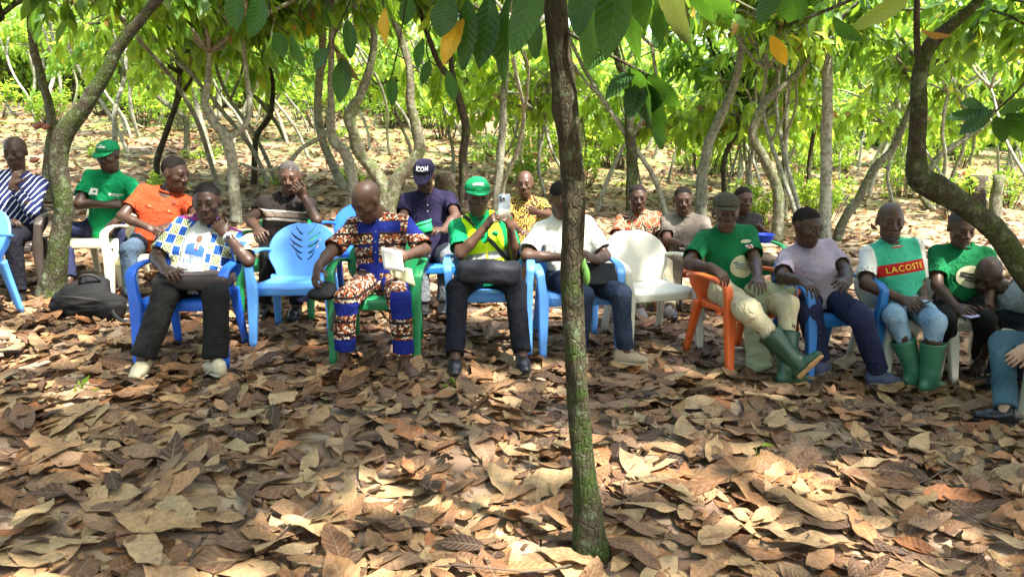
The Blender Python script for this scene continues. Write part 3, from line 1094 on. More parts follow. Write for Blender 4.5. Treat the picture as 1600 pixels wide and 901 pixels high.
# ------------------------------------------------------------------ trees further off and unseen ones added outside the frame: shared kinds
def tree_kind(seed, h, lean, rad, kind, mat, nl, per, twigs, zmin, lmin=.16, lmax=.32, L=(1.2, 2.0)):
    r = np.random.default_rng(seed)
    p = [np.zeros(3) - (0, 0, .08)]
    d = np.array([lean, r.normal(0, .1), 1.0])
    for k in range(6):
        d = nrm(d + r.normal(0, .16, 3) * (1, 1, .2))
        p.append(p[-1] + d * h / 6)
    P = np.array(p)
    tr = trunk_mesh(P, np.linspace(rad, rad * .6, 7), r, 10, 4)
    fork = limb(P[3], (r.normal(), r.normal(), 1.2), h * .5, r, .2, .1)
    tr2 = trunk_mesh(fork, np.linspace(rad * .6, rad * .35, len(fork)), r, 8, 2)
    (bv, bf), (V, Fq, uv, tint) = make_crown([P[-1], P[-2], fork[-1], fork[-2]], r, nl=nl, L=L, twigs=twigs, per=per, lmin=lmin, lmax=lmax)
    k = V[:, 2] > -1
    ok = np.isin(np.arange(len(Fq)), np.arange(len(Fq)))
    return dict(trunk=mesh_from('trunk', *tr, [BK[kind]]), branch=mesh_from('branch', *tr2, [BK[kind]]), limbs=mesh_from('limbs', bv, bf, [BK[kind]]),
                crown=mesh_from('crown', V, Fq, [mat], True, uv=uv, attrs={'tint': tint}))


KINDS = [tree_kind(206, 2.0, .2, .042, 'pale', M_LIME, 4, 6, 7, 1.0, L=(1.0, 1.7), lmin=.18, lmax=.34), tree_kind(207, 2.2, -.2, .04, 'pale', M_LIME, 4, 6, 7, 1.0, L=(1.0, 1.8), lmin=.18, lmax=.34),
         tree_kind(201, 2.5, .2, .075, 'mid', M_LEAF, 5, 9, 8, 1.4), tree_kind(202, 2.8, -.25, .065, 'pale', M_LEAF, 5, 9, 8, 1.4), tree_kind(203, 2.3, .05, .06, 'dark', M_LIME, 5, 9, 8, 1.3),
         tree_kind(204, 3.0, -.1, .07, 'pale', M_LIME, 6, 9, 9, 1.5), tree_kind(205, 2.6, .3, .08, 'mossy', M_LEAF, 6, 9, 9, 1.5),
         tree_kind(208, 4.0, .04, .05, 'pale', M_LIME, 3, 6, 5, 1.5), tree_kind(209, 4.4, -.12, .043, 'pale', M_LIME, 3, 6, 5, 1.5)]


def plant_tree(k, x, y, rz, sc, label, group):
    e = empty('cocoa_tree', (x, y, float(gz(x, y))), label, 'tree', group)
    e.rotation_euler = (0, 0, rz)
    e.scale = (sc, sc, sc)
    for nm, me in KINDS[k].items():
        o = link(bpy.data.objects.new(nm, me), e)
        if nm == 'crown':
            o['kind'] = 'stuff'
    return e


r = np.random.default_rng(77)
BEYOND = [(70, 'the striped-shirt man'), (215, 'the man with folded arms'), (300, 'the orange-shirted man'), (400, 'the block-print shirt man'), (505, 'the banded brown polo man'), (625, 'the wax-print man'), (715, 'the lettered navy cap'),
          (800, 'the safety vest man'), (850, 'the ochre-print shirt man'), (945, 'the white T-shirt man'), (1035, 'the maze-print shirt man'), (1100, 'the faded T-shirt man'), (1180, 'the olive-capped man'), (1330, 'the lavender polo man'),
          (1440, 'the lettered T-shirt man'), (1530, 'the round-print T-shirt man'), (9999, 'the crooked trunk at right')]


def beyond(x, y):
    px = CX + F_PX * x / (y * CP + 1.5 * SP)
    who = next(n for lim, n in BEYOND if px < lim)
    return ('just ' if y < 15 else 'some way ' if y < 21 else 'well ' if y < 28 else 'far ' if y < 38 else 'farthest ') + 'beyond ' + who


TONE = ['young pale-stemmed low-branched', 'young slim low-branched', 'grey-green leaning', 'pale-barked slender', 'dark-barked lime-leaved', 'pale-barked lime-leaved', 'mossy-barked leaning', 'tall straight pale', 'tall thin grey']
# trees added just outside the frame so their crowns shade the gathering
def shade_tree(x, y, h, seed, label, far=3.4):
    r = np.random.default_rng(seed)
    g = np.array([x, y, float(gz(x, y))])
    P = [g - (0, 0, .06)]
    d = np.array([-x * .04, .05, 1.0])
    for k in range(6):
        d = nrm(d + r.normal(0, .13, 3) * (1, 1, .2))
        P.append(P[-1] + d * h / 6)
    P = np.array(P)
    e = empty('cocoa_tree', g, label, 'tree', 'shade trees added beside the viewer')
    obj('trunk', *trunk_mesh(P, np.linspace(.095, .06, 7), r, 12, 4), BK['mossy'], e)
    (bv, bf), (V, Fq, uv, tint) = make_crown([P[-1], P[-2], P[-1] + (0, 0, .4), P[-1] + (0, 0, .8)], r, nl=7, L=(1.7, far), twigs=15, per=10, zmin=2.3, lmin=.18, lmax=.34, clear=7.5)
    obj('limbs', bv, bf, BK['mossy'], e)
    tag(obj('crown', V, Fq, M_LEAF, e, uv=uv, attrs={'tint': tint}), kind='stuff')


for i, (x, y, h, far) in enumerate(((-4.6, 3.0, 3.0, 3.6), (4.6, 2.6, 3.0, 3.6), (6.3, 6.2, 3.1, 3.4), (-6.8, 6.4, 3.0, 3.2), (.5, -1.6, 3.0, 3.4), (-3.6, -1.2, 3.0, 3.2), (4.0, -1.6, 3.0, 3.2), (7.3, 9.6, 3.0, 3.6), (-7.6, 9.8, 3.0, 3.6))):
    shade_tree(x, y, h, 500 + i, 'cocoa tree added just outside the view for shade', far)
# unseen trees added behind and beside the viewer to block low light
for i in range(26):
    a = r.uniform(0, 6.2832)
    q = r.uniform(5.5, 17)
    x, y = q * math.cos(a) * 1.1, q * math.sin(a) - 1.0
    if y > -2.5 and abs(x) < y * .72 + 5.0:
        continue
    plant_tree(int(r.integers(2, 7)), x, y, r.uniform(0, 6.28), r.uniform(1.0, 1.35), 'unseen cocoa tree added behind or beside the viewer to block light', 'unseen trees added behind the viewer')
# behind the gathering
spots = []
tries = 0
while len(spots) < 60 and tries < 6000:
    tries += 1
    y = r.uniform(11, 46)
    x = r.uniform(-1, 1) * (y * .72 + 3)
    if min([9] + [math.hypot(x - a, y - b) for a, b in spots]) < (1.9 if y > 20 else 1.7):
        continue
    if y < 18 and r.random() < .62:
        continue
    if y < 30 and -.25 < x / y < .62 and r.random() < .85:
        continue
    spots.append((x, y))
for x, y in spots:
    lim = 1 if (x > -4 and y < 30) else 0
    k = int(r.choice([4, 5] if r.random() < .75 else [2, 3, 6]))
    plant_tree(k, x, y, r.uniform(0, 6.28), r.uniform(.85, 1.3), TONE[k] + ' cocoa tree ' + beyond(x, y), 'cocoa trees in the sunny grove')


# young trees with leaves hanging low, behind the centre and right of the gathering
for i in range(34):
    y = r.uniform(14, 30)
    x = r.uniform(-.14, .66) * y
    k = int(r.integers(2))
    plant_tree(k, x, y, r.uniform(0, 6.28), r.uniform(.85, 1.2), TONE[k] + ' cocoa tree ' + beyond(x, y), 'young cocoa trees')


for i in range(62):                                                  # thin straight stems between them
    y = r.uniform(12, 34)
    x = r.uniform(-.68, .70) * y
    k = 7 + i % 2
    plant_tree(k, x, y, r.uniform(0, 6.28), r.uniform(.85, 1.2), TONE[k] + ' cocoa tree ' + beyond(x, y), 'cocoa trees in the sunny grove')


# low bushes
def bush_kind(seed, h, rr, n, mat, lmin, lmax, low=.35):
    r = np.random.default_rng(seed)
    mb = MB()
    tips, dirs = [], []
    for k in range(n):
        a, q = r.uniform(0, 6.28), rr * math.sqrt(r.random())
        e = np.array([q * math.cos(a), q * math.sin(a), h * r.uniform(low, 1.0)])
        b = np.array([e[0] * .35, e[1] * .35, -.05])
        mb.add(*tube(catmull(np.array([b, (b + e) / 2 + r.normal(0, .05, 3), e]), 3), np.linspace(.010, .004, 7), 5))
        tips.append(e)
        dirs.append(nrm(e - b))
    V, Fq, uv, tint = crown_leaves(np.array(tips), np.array(dirs), r, 11, lmin, lmax, .6)
    V[:, 2] = np.maximum(V[:, 2], .01)
    return dict(stems=mesh_from('stems', *mb.get(), [BK['dark']]), foliage=mesh_from('foliage', V, Fq, [mat], True, uv=uv, attrs={'tint': tint}))


BUSH = [bush_kind(301, 1.3, .7, 34, M_LIME, .12, .24), bush_kind(302, .9, .6, 26, M_LEAF, .12, .22), bush_kind(303, 1.7, .9, 44, M_LIME, .12, .26), bush_kind(304, .35, .5, 22, M_LIME, .08, .16), bush_kind(305, 1.8, .9, 110, M_LIME, .10, .2, .04), bush_kind(306, 1.8, .9, 110, M_LEAF, .10, .2, .04)]


def plant_bush(k, x, y, rz, sc, label, group):
    e = empty('bush', (x, y, float(gz(x, y))), label, 'bush', group)
    e.rotation_euler = (0, 0, rz)
    e.scale = (sc, sc, sc)
    for nm, me in BUSH[k].items():
        o = link(bpy.data.objects.new(nm, me), e)
        if nm == 'foliage':
            o['kind'] = 'stuff'
    return e


for i in range(30):                                                   # right and centre undergrowth
    y = r.uniform(13, 30)
    x = r.uniform(-.1, .72) * y
    plant_bush(int(r.choice([0, 1, 2, 3])), x, y, r.uniform(0, 6.28), r.uniform(.35, .8), 'leafy green undergrowth bush ' + beyond(x, y), 'bushes of the undergrowth')
for i in range(44):
    y = r.uniform(24, 40)
    x = r.uniform(-.7, .7) * y
    plant_bush(int(r.choice([0, 2, 2])), x, y, r.uniform(0, 6.28), r.uniform(.8, 1.3), 'bright sunlit lime bush ' + beyond(x, y), 'bushes of the sunlit clearing')
for px, py, s in ((525, 172, 1), (260, 300, .8), (560, 290, .8), (430, 290, .6), (318, 250, .9), (165, 250, .8)):
    g = G(px, max(py, 215))
    plant_bush(3, g[0], g[1], r.uniform(0, 6), s, 'patch of low green seedlings on the slope ' + beyond(g[0], g[1]), 'seedlings on the leafy slope')
for i in range(70):                                                   # the closed edge of the wood
    y = r.uniform(40, 58)
    x = r.uniform(-1, 1) * (y * .75 + 3)
    plant_bush(4 + i % 2, x, y, r.uniform(0, 6.28), r.uniform(2.0, 3.4), ('lime' if i % 2 == 0 else 'dark green') + ' tall leafy thicket ' + beyond(x, y), 'thickets at the far end')

# small green seedlings in the litter
SEED = []
for px, py in ((715, 610), (700, 605), (510, 640), (575, 660), (985, 640), (1180, 720), (120, 620)):
    g = G(px, py)
    e = empty('seedling', g, 'tiny green seedling sprouting between the dry leaves', 'plant', 'seedlings among the dry leaves')
    n = 5
    tips = np.repeat([g + (0, 0, .07)], 1, 0)
    V, Fq, uv, tint = crown_leaves(tips, np.array([[0, 0, .3]]), r, n, .04, .10, .7)
    obj('leaves', V, Fq, M_LIME, e, uv=uv, attrs={'tint': tint})
    obj('stem', *tube([g, g + (.005, 0, .045), g + (0, 0, .08)], .002, 5), M_LIME, e)
# ------------------------------------------------------------------ smooth solids (bodies, clothes) from signed distances
def cone(a, b, ra, rb, side=None, flat=False, flat0=False):
    """tapered limb a->b; radius scalars or (along side, across side); flat: square-cut far end"""
    return dict(t='cone', a=np.asarray(a, float), b=np.asarray(b, float), ra=np.atleast_1d(ra), rb=np.atleast_1d(rb),
                side=side, flat=flat, flat0=flat0)


def ell(c, r, R=None):
    return dict(t='ell', c=np.asarray(c, float), r=np.broadcast_to(np.asarray(r, float), (3,)), R=np.eye(3) if R is None else R)


def rbox(c, half, rad, R=None):
    return dict(t='box', c=np.asarray(c, float), r=np.asarray(half, float), rad=rad, R=np.eye(3) if R is None else R)


def prim_box(p):
    if p['t'] == 'box':
        m = np.linalg.norm(p['r'])
        return p['c'] - m, p['c'] + m
    if p['t'] == 'ell':
        m = p['r'].max()
        return p['c'] - m, p['c'] + m
    m = max(p['ra'].max(), p['rb'].max())
    return np.minimum(p['a'], p['b']) - m, np.maximum(p['a'], p['b']) + m


def prim_d(p, X, Y, Z):
    if p['t'] == 'box':
        c, R = p['c'], p['R']
        x, y, z = X - c[0], Y - c[1], Z - c[2]
        q = [np.abs(x * R[0, i] + y * R[1, i] + z * R[2, i]) - (p['r'][i] - p['rad']) for i in range(3)]
        out = np.sqrt(sum(np.maximum(a, 0) ** 2 for a in q))
        return out + np.minimum(np.maximum(np.maximum(q[0], q[1]), q[2]), 0) - p['rad']
    if p['t'] == 'ell':
        c, r, R = p['c'], p['r'], p['R']
        x, y, z = X - c[0], Y - c[1], Z - c[2]
        e = 0
        for i in range(3):
            e = e + ((x * R[0, i] + y * R[1, i] + z * R[2, i]) / r[i]) ** 2
        e = np.sqrt(e)
        return (e - 1) * r.min()
    a, b = p['a'], p['b']
    w = b - a
    L = np.linalg.norm(w) + 1e-9
    w = w / L
    x, y, z = X - a[0], Y - a[1], Z - a[2]
    s = x * w[0] + y * w[1] + z * w[2]
    h = np.clip(s / L, 0, 1)
    al = s - h * L
    if len(p['ra']) == 1 and len(p['rb']) == 1:
        q2 = x * x + y * y + z * z - s * s + al * al
        d = np.sqrt(np.maximum(q2, 0)) - (p['ra'][0] * (1 - h) + p['rb'][0] * h)
    else:
        sd = np.asarray(p['side'], float)
        u = nrm(sd - w * (sd @ w))
        v = np.cross(w, u)
        ra = p['ra'] if len(p['ra']) == 2 else np.repeat(p['ra'], 2)
        rb = p['rb'] if len(p['rb']) == 2 else np.repeat(p['rb'], 2)
        r1 = ra[0] * (1 - h) + rb[0] * h
        r2 = ra[1] * (1 - h) + rb[1] * h
        du = x * u[0] + y * u[1] + z * u[2]
        dv = x * v[0] + y * v[1] + z * v[2]
        rm = np.minimum(r1, r2)
        e = np.sqrt((du / r1) ** 2 + (dv / r2) ** 2 + (al / rm) ** 2)
        d = (e - 1) * rm
    if p['flat']:
        d = np.maximum(d, s - L)
    if p['flat0']:
        d = np.maximum(d, -s)
    return d


def solid(ops, vox, lo=None, hi=None):
    """ops: list of (op, prim, k); op in u (union), s (subtract), p (keep the side of a plane: prim=(point, normal))"""
    boxes = [prim_box(p) for o, p, k in ops if o == 'u']
    L = np.min([b[0] for b in boxes], 0) - 2.5 * vox if lo is None else np.asarray(lo, float)
    H = np.max([b[1] for b in boxes], 0) + 2.5 * vox if hi is None else np.asarray(hi, float)
    n = np.ceil((H - L) / vox).astype(int) + 1
    f = np.full(n, 1.0, np.float32)
    ax = [(L[i] + vox * np.arange(n[i])).astype(np.float32) for i in range(3)]
    for o, p, k in ops:
        if o == 'p':
            pt, nn = p
            d = (ax[0][:, None, None] - pt[0]) * nn[0] + (ax[1][None, :, None] - pt[1]) * nn[1] + (ax[2][None, None, :] - pt[2]) * nn[2]
            f = np.maximum(f, d.astype(np.float32))
            continue
        bl, bh = prim_box(p)
        mg = k + 3 * vox
        i0 = np.clip(np.floor((bl - mg - L) / vox).astype(int), 0, n)
        i1 = np.clip(np.ceil((bh + mg - L) / vox).astype(int) + 1, 0, n)
        if (i1 <= i0).any():
            continue
        sl = tuple(slice(i0[i], i1[i]) for i in range(3))
        X = ax[0][sl[0]][:, None, None]
        Y = ax[1][sl[1]][None, :, None]
        Z = ax[2][sl[2]][None, None, :]
        d = prim_d(p, X, Y, Z).astype(np.float32)
        g = f[sl]
        if o == 'u':
            if k > 0:
                h = np.clip(k - np.abs(g - d), 0, None) / k
                f[sl] = np.minimum(g, d) - h * h * k * .25
            else:
                f[sl] = np.minimum(g, d)
        else:
            if k > 0:
                h = np.clip(k - np.abs(g + d), 0, None) / k
                f[sl] = np.maximum(g, -d) + h * h * k * .25
            else:
                f[sl] = np.maximum(g, -d)
    # close at the border of the grid
    for i in range(3):
        sl = [slice(None)] * 3
        for e in (0, -1):
            sl[i] = e
            f[tuple(sl)] = np.maximum(f[tuple(sl)], 0.001)
    return nets(f, L, vox)


def nets(f, L, vox):
    """surface nets"""
    s = f < 0
    nx, ny, nz = f.shape
    cnt = np.zeros((nx - 1, ny - 1, nz - 1), np.int8)
    for a in (0, 1):
        for b in (0, 1):
            for c in (0, 1):
                cnt += s[a:nx - 1 + a, b:ny - 1 + b, c:nz - 1 + c]
    act = (cnt > 0) & (cnt < 8)
    I = np.argwhere(act)
    idx = np.full(act.shape, -1, np.int32)
    idx[act] = np.arange(len(I))
    cv = {}
    for a in (0, 1):
        for b in (0, 1):
            for c in (0, 1):
                cv[a, b, c] = f[I[:, 0] + a, I[:, 1] + b, I[:, 2] + c]
    acc = np.zeros((len(I), 3))
    wt = np.zeros(len(I))
    for axis in range(3):
        for p in (0, 1):
            for q in (0, 1):
                k0 = [p, q]
                k0.insert(axis, 0)
                k1 = list(k0)
                k1[axis] = 1
                v0, v1 = cv[tuple(k0)], cv[tuple(k1)]
                m = (v0 < 0) != (v1 < 0)
                t = np.where(m, v0 / np.where(m, v0 - v1, 1), 0)
                pt = np.zeros((len(I), 3)) + k0
                pt[:, axis] = t
                acc += pt * m[:, None]
                wt += m
    V = L + vox * (I + acc / wt[:, None])
    Fs = []
    for axis in range(3):
        a, b = [(1, 2), (2, 0), (0, 1)][axis]
        sl0 = [slice(None)] * 3
        sl1 = [slice(None)] * 3
        sl0[axis] = slice(0, -1)
        sl1[axis] = slice(1, None)
        d0, d1 = s[tuple(sl0)], s[tuple(sl1)]
        E = np.argwhere(d0 != d1)
        ok = (E[:, a] > 0) & (E[:, b] > 0) & (E[:, a] < f.shape[a] - 1) & (E[:, b] < f.shape[b] - 1)
        E = E[ok]
        flip = d0[E[:, 0], E[:, 1], E[:, 2]]
        q = []
        for (da, db) in ((0, 0), (-1, 0), (-1, -1), (0, -1)):
            e = E.copy()
            e[:, a] += da
            e[:, b] += db
            q.append(idx[e[:, 0], e[:, 1], e[:, 2]])
        q = np.stack(q, -1)
        q[~flip] = q[~flip][:, ::-1]
        Fs.append(q)
    Fq = np.concatenate(Fs)
    return V, Fq[(Fq >= 0).all(1)]


def vnormals(V, Fq):
    n = np.cross(V[Fq[:, 2]] - V[Fq[:, 0]], V[Fq[:, 3]] - V[Fq[:, 1]])
    N = np.zeros_like(V)
    for i in range(4):
        for c in range(3):
            N[:, c] += np.bincount(Fq[:, i], n[:, c], len(V))
    return N / (np.linalg.norm(N, axis=1, keepdims=True) + 1e-12)


def folds(V, Fq, amp, freq, seed, stretch=(1, 1, 1)):
    """push a cloth surface in and out in uneven folds"""
    r = np.random.default_rng(seed)
    N = vnormals(V, Fq)
    P = V * np.asarray(stretch)
    d = np.zeros(len(V))
    for i in range(5):
        k = r.normal(size=3)
        k = k / np.linalg.norm(k) * freq * (0.6 + 0.35 * i)
        k2 = r.normal(size=3) * freq * .45
        w = np.sin(P @ k + 1.6 * np.sin(P @ k2 + r.uniform(0, 6)) + r.uniform(0, 6))
        d += (1 - 2 * np.abs(w) ** .7) / (1 + .5 * i)
    return V + N * (amp * d / 2.2)[:, None]
# ------------------------------------------------------------------ garden chairs (one-piece plastic armchairs)
def plastic(name, col, rough=.42, dirt=.42):
    m, nt, nd, lk, b = nodes_of(name)
    tc = N_(nt, 'ShaderNodeTexCoord')
    n1 = N_(nt, 'ShaderNodeTexNoise', i_Scale=9.0, i_Detail=8.0, i_Roughness=.7)
    n2 = N_(nt, 'ShaderNodeTexNoise', i_Scale=70.0, i_Detail=4.0)
    lk.new(tc.outputs['Object'], n1.inputs['Vector'])
    lk.new(tc.outputs['Object'], n2.inputs['Vector'])
    r = ramp(nt, [(.50, (0, 0, 0)), (.72, (1, 1, 1))])
    lk.new(n1.outputs['Fac'], r.inputs[0])
    f = math_(nt, 'MULTIPLY', r.outputs[0], dirt)
    dirtc = tuple(c * .45 + d * .25 for c, d in zip(col, (.22, .17, .11)))
    lk.new(mixc(nt, f, tuple(col), dirtc), b.inputs['Base Color'])
    rr = math_(nt, 'MULTIPLY_ADD', n2.outputs['Fac'], .25, rough - .1)
    lk.new(rr, b.inputs['Roughness'])
    b.inputs['Specular IOR Level'].default_value = .45
    bp = N_(nt, 'ShaderNodeBump', i_Strength=.12, i_Distance=.002)
    lk.new(n2.outputs['Fac'], bp.inputs['Height'])
    lk.new(bp.outputs[0], b.inputs['Normal'])
    return m


PL = {
    'blue': plastic('plastic_blue', (.010, .095, .50)),
    'skyblue': plastic('plastic_sky_blue', (.075, .25, .62)),
    'paleblue': plastic('plastic_pale_blue', (.30, .50, .72)),
    'green': plastic('plastic_green', (.006, .17, .055)),
    'orange': plastic('plastic_orange', (.62, .105, .018)),
    'white': plastic('plastic_white', (.50, .485, .41), dirt=.35),
    'cream': plastic('plastic_cream', (.60, .54, .36), dirt=.5),
    'dark': plastic('plastic_dark_brown', (.03, .022, .018)),
    'teal': plastic('plastic_teal_blue', (.01, .12, .36)),
}

CHAIR_MESH = {}


def chair_parts(style):
    """list of (name, V, F) in chair space: x right, y forward, z up"""
    if style in CHAIR_MESH:
        return CHAIR_MESH[style]
    out = []
    # seat, dished, lip rolled at the front
    u = np.linspace(-1, 1, 15)
    v = np.linspace(0, 1, 15)
    Uu, Vv = np.meshgrid(u, v, indexing='ij')
    hw = .235 - .035 * (1 - Vv)
    P = np.stack([Uu * hw, -.20 + .43 * Vv,
                  .405 + .03 * Vv + .012 * Uu ** 2 - .035 * np.clip(Vv - .86, 0, 1) ** 2 / .0196 * 1.0 - .012 * np.sin(Vv * math.pi)], -1)
    mb = MB()
    mb.add(*sheet(P, .012))
    # skirts under the seat edge
    for sx in (-1, 1):
        pts = np.array([[sx * (.235 - .035 * (1 - t)) * .985, -.19 + .41 * t, .392 + .03 * t] for t in np.linspace(0, 1, 6)])
        mb.add(*rsweep(pts, .035, .010, (0, 0, 1), .4, 8))
    pts = np.array([[x, .226, .385 - .0 * x] for x in np.linspace(-.225, .225, 7)])
    mb.add(*rsweep(pts, .05, .012, (0, 0, 1), .4, 8))
    out.append(('seat', *mb.get()))
    # backrest: rounded shield, curved in plan, leaning back
    fine = style in ('leaf', 'slots')
    m, n = (96, 96) if fine else (25, 25)
    u = np.linspace(-1, 1, m)
    v = np.linspace(0, 1, n)
    Uu, Vv = np.meshgrid(u, v, indexing='ij')
    w = np.where(Vv < .42, .195 + .055 * sstep(.05, .42, Vv), .25 * np.sqrt(np.clip(1 - (np.clip(Vv - .42, 0, 1) / .585) ** 2.6, 0.0, 1)))
    x = Uu * w
    top = .365
    P = np.stack([x, -.205 - .15 * Vv - .02 * Vv ** 2 + .055 * (x / .25) ** 2 * (.4 + .6 * Vv), .405 + top * Vv], -1)
    mask = None
    if fine:
        xc = (x[:-1, :-1] + x[1:, 1:]) / 2
        zc = (Vv[:-1, :-1] + Vv[1:, 1:]) / 2 * top
        mask = np.ones((m - 1, n - 1), bool)
        if style == 'leaf':
            # pairs of curved slots fanning out from the middle
            for k in range(5):
                z0 = .115 + .044 * k
                L = [.055, .085, .10, .095, .06][k]
                t = (np.abs(xc) - .018) / L
                zz = z0 + .062 * np.clip(t, 0, 1) ** 1.7
                hwid = .0075 * np.sqrt(np.clip(1 - (2 * t - 1) ** 2, 0, 1)) + 1e-4
                mask &= ~((t > 0) & (t < 1) & (np.abs(zc - zz) < hwid))
        else:
            for k in range(7):
                x0 = -.15 + .05 * k
                mask &= ~((np.abs(xc - x0) < .008) & (zc > .10) & (zc < .26 - abs(k - 3) * .012))
    mb = MB()
    mb.add(*sheet(P, .008, mask))
    # rolled rim
    vv = np.linspace(.02, .999, 26)
    for sx in (-1, 1):
        ww = np.where(vv < .42, .195 + .055 * sstep(.05, .42, vv), .25 * np.sqrt(np.clip(1 - (np.clip(vv - .42, 0, 1) / .585) ** 2.6, 0, 1)))
        xx = sx * ww
        pts = np.stack([xx, -.205 - .15 * vv - .02 * vv ** 2 + .055 * (xx / .25) ** 2 * (.4 + .6 * vv) - .006, .405 + top * vv], -1)
        mb.add(*tube(pts, .011, 8))
    out.append(('backrest', *mb.get()))
    for sx in (-1, 1):
        # arm: flat band from the back, widening, turning down into the front leg
        pts = catmull([[sx * .238, -.285, .585], [sx * .275, -.20, .612], [sx * .290, -.05, .630], [sx * .290, .10, .628], [sx * .287, .19, .612], [sx * .284, .235, .565]], 5)
        W = np.interp(np.linspace(0, 1, len(pts)), [0, .3, .8, 1], [.035, .05, .062, .060])
        if style != 'armless':
            out.append(('armrest', *rsweep(pts, W, .024, (1, 0, 0), .45, 12)))
        # front leg: broad tapered channel
        pts = catmull([[sx * .284, .228, .600], [sx * .274, .232, .50], [sx * .262, .236, .40], [sx * .266, .258, .20], [sx * .272, .285, 0.0]], 4)
        if style == 'armless':
            pts = catmull([[sx * .215, .205, .415], [sx * .225, .215, .28], [sx * .245, .250, 0.0]], 6)
        W = np.interp(np.linspace(0, 1, len(pts)), [0, .3, .5, 1], [.055, .062, .078, .046])
        D = np.interp(np.linspace(0, 1, len(pts)), [0, .4, 1], [.03, .06, .042])
        out.append(('leg', *rsweep(pts, W, D, (1, 0, 0), .35, 12)))
        pts = catmull([[sx * .205, -.195, .415], [sx * .215, -.225, .28], [sx * .232, -.285, 0.0]], 6)
        W = np.interp(np.linspace(0, 1, len(pts)), [0, 1], [.07, .044])
        out.append(('leg', *rsweep(pts, W, W * .75, (1, 0, 0), .35, 12)))
    CHAIR_MESH[style] = out
    return out


CHAIR_DATA = {}


def chair(color, x, y, yaw, label, style='plain', z=None, scale=1.0, tilt=0.0):
    """yaw 0 faces the camera; positive turns it to the right of the picture"""
    gzv = float(gz(x, y)) if z is None else z
    r = empty('plastic_chair', (x, y, gzv + .012), label, 'chair', 'plastic armchairs of the gathering')
    r.rotation_euler = (tilt, 0, math.pi + yaw)
    r.scale = (scale,) * 3
    for k, (nm, V, Fq) in enumerate(chair_parts(style)):
        key = (style, k, color)
        if key not in CHAIR_DATA:
            CHAIR_DATA[key] = mesh_from(nm, V, Fq, [PL[color]])
        link(bpy.data.objects.new(nm, CHAIR_DATA[key]), r)
    return r
# ------------------------------------------------------------------ people
def skin_mat(name, col):
    m, nt, nd, lk, b = nodes_of(name)
    tc = N_(nt, 'ShaderNodeTexCoord')
    n1 = N_(nt, 'ShaderNodeTexNoise', i_Scale=14.0, i_Detail=5.0)
    lk.new(tc.outputs['Object'], n1.inputs['Vector'])
    lk.new(mixc(nt, n1.outputs['Fac'], tuple(c * .75 for c in col), tuple(c * 1.25 for c in col)), b.inputs['Base Color'])
    b.inputs['Roughness'].default_value = .48
    b.inputs['Specular IOR Level'].default_value = .34
    n2 = N_(nt, 'ShaderNodeTexNoise', i_Scale=220.0, i_Detail=2.0)
    lk.new(tc.outputs['Object'], n2.inputs['Vector'])
    bp = N_(nt, 'ShaderNodeBump', i_Strength=.15, i_Distance=.002)
    lk.new(n2.outputs['Fac'], bp.inputs['Height'])
    lk.new(bp.outputs[0], b.inputs['Normal'])
    return m


SKIN = [skin_mat('skin_%s' % n, c) for n, c in
        (('deep', (.042, .020, .012)), ('dark', (.060, .029, .017)), ('brown', (.080, .042, .025)), ('light', (.42, .25, .17)))]
M_HAIR = plain('hair_black', (.012, .009, .008), .9, .3, 40, .6, 300, .08)
M_GREY = plain('hair_grey', (.050, .045, .041), .9, .4, 60, .6, 300, .08)
M_EYEW = plain('eye_white', (.55, .50, .44), .25, .05)
M_EYED = plain('eye_dark', (.012, .008, .006), .15, .05)


def cloth(name, col, rough=.85, var=.22, bump=.35):
    return plain(name, col, rough, var, 6.0, .75, 13.0, .12, bdist=.028, bdis=1.4)


def tc_mat(name, rough=.85):
    """material with the garment's own coordinates: returns m, nt, x (across), y (front), z (up the body)"""
    m, nt, nd, lk, b = nodes_of(name)
    b.inputs['Roughness'].default_value = rough
    b.inputs['Specular IOR Level'].default_value = .15
    at_ = N_(nt, 'ShaderNodeAttribute', attribute_name='tc')
    sp = N_(nt, 'ShaderNodeSeparateXYZ')
    lk.new(at_.outputs['Vector'], sp.inputs[0])
    n2 = N_(nt, 'ShaderNodeTexNoise', i_Scale=13.0, i_Detail=3.0, i_Distortion=1.4)
    lk.new(at_.outputs['Vector'], n2.inputs['Vector'])
    bp = N_(nt, 'ShaderNodeBump', i_Strength=.75, i_Distance=.028)
    lk.new(n2.outputs['Fac'], bp.inputs['Height'])
    lk.new(bp.outputs[0], b.inputs['Normal'])
    return m, nt, at_.outputs['Vector'], sp.outputs, b


def band(nt, v, a, b):
    return math_(nt, 'MULTIPLY', math_(nt, 'GREATER_THAN', v, a), math_(nt, 'LESS_THAN', v, b))


def eye_mesh():
    V, Fs = [], []
    m, n = 7, 10
    for i in range(m):
        a = math.pi * (i + .0) / (m - 1)
        for j in range(n):
            b = 2 * math.pi * j / n
            V.append([math.sin(a) * math.cos(b), math.cos(a), math.sin(a) * math.sin(b)])
    V = np.array(V) * .0138
    Fq = grid_faces(m, n, True)
    mi = (np.arange(len(Fq)) < 2 * n).astype(int)        # cap facing +y is the iris
    return mesh_from('eye', V, Fq, [M_EYEW, M_EYED], True, mat_idx=mi)


EYE = eye_mesh()


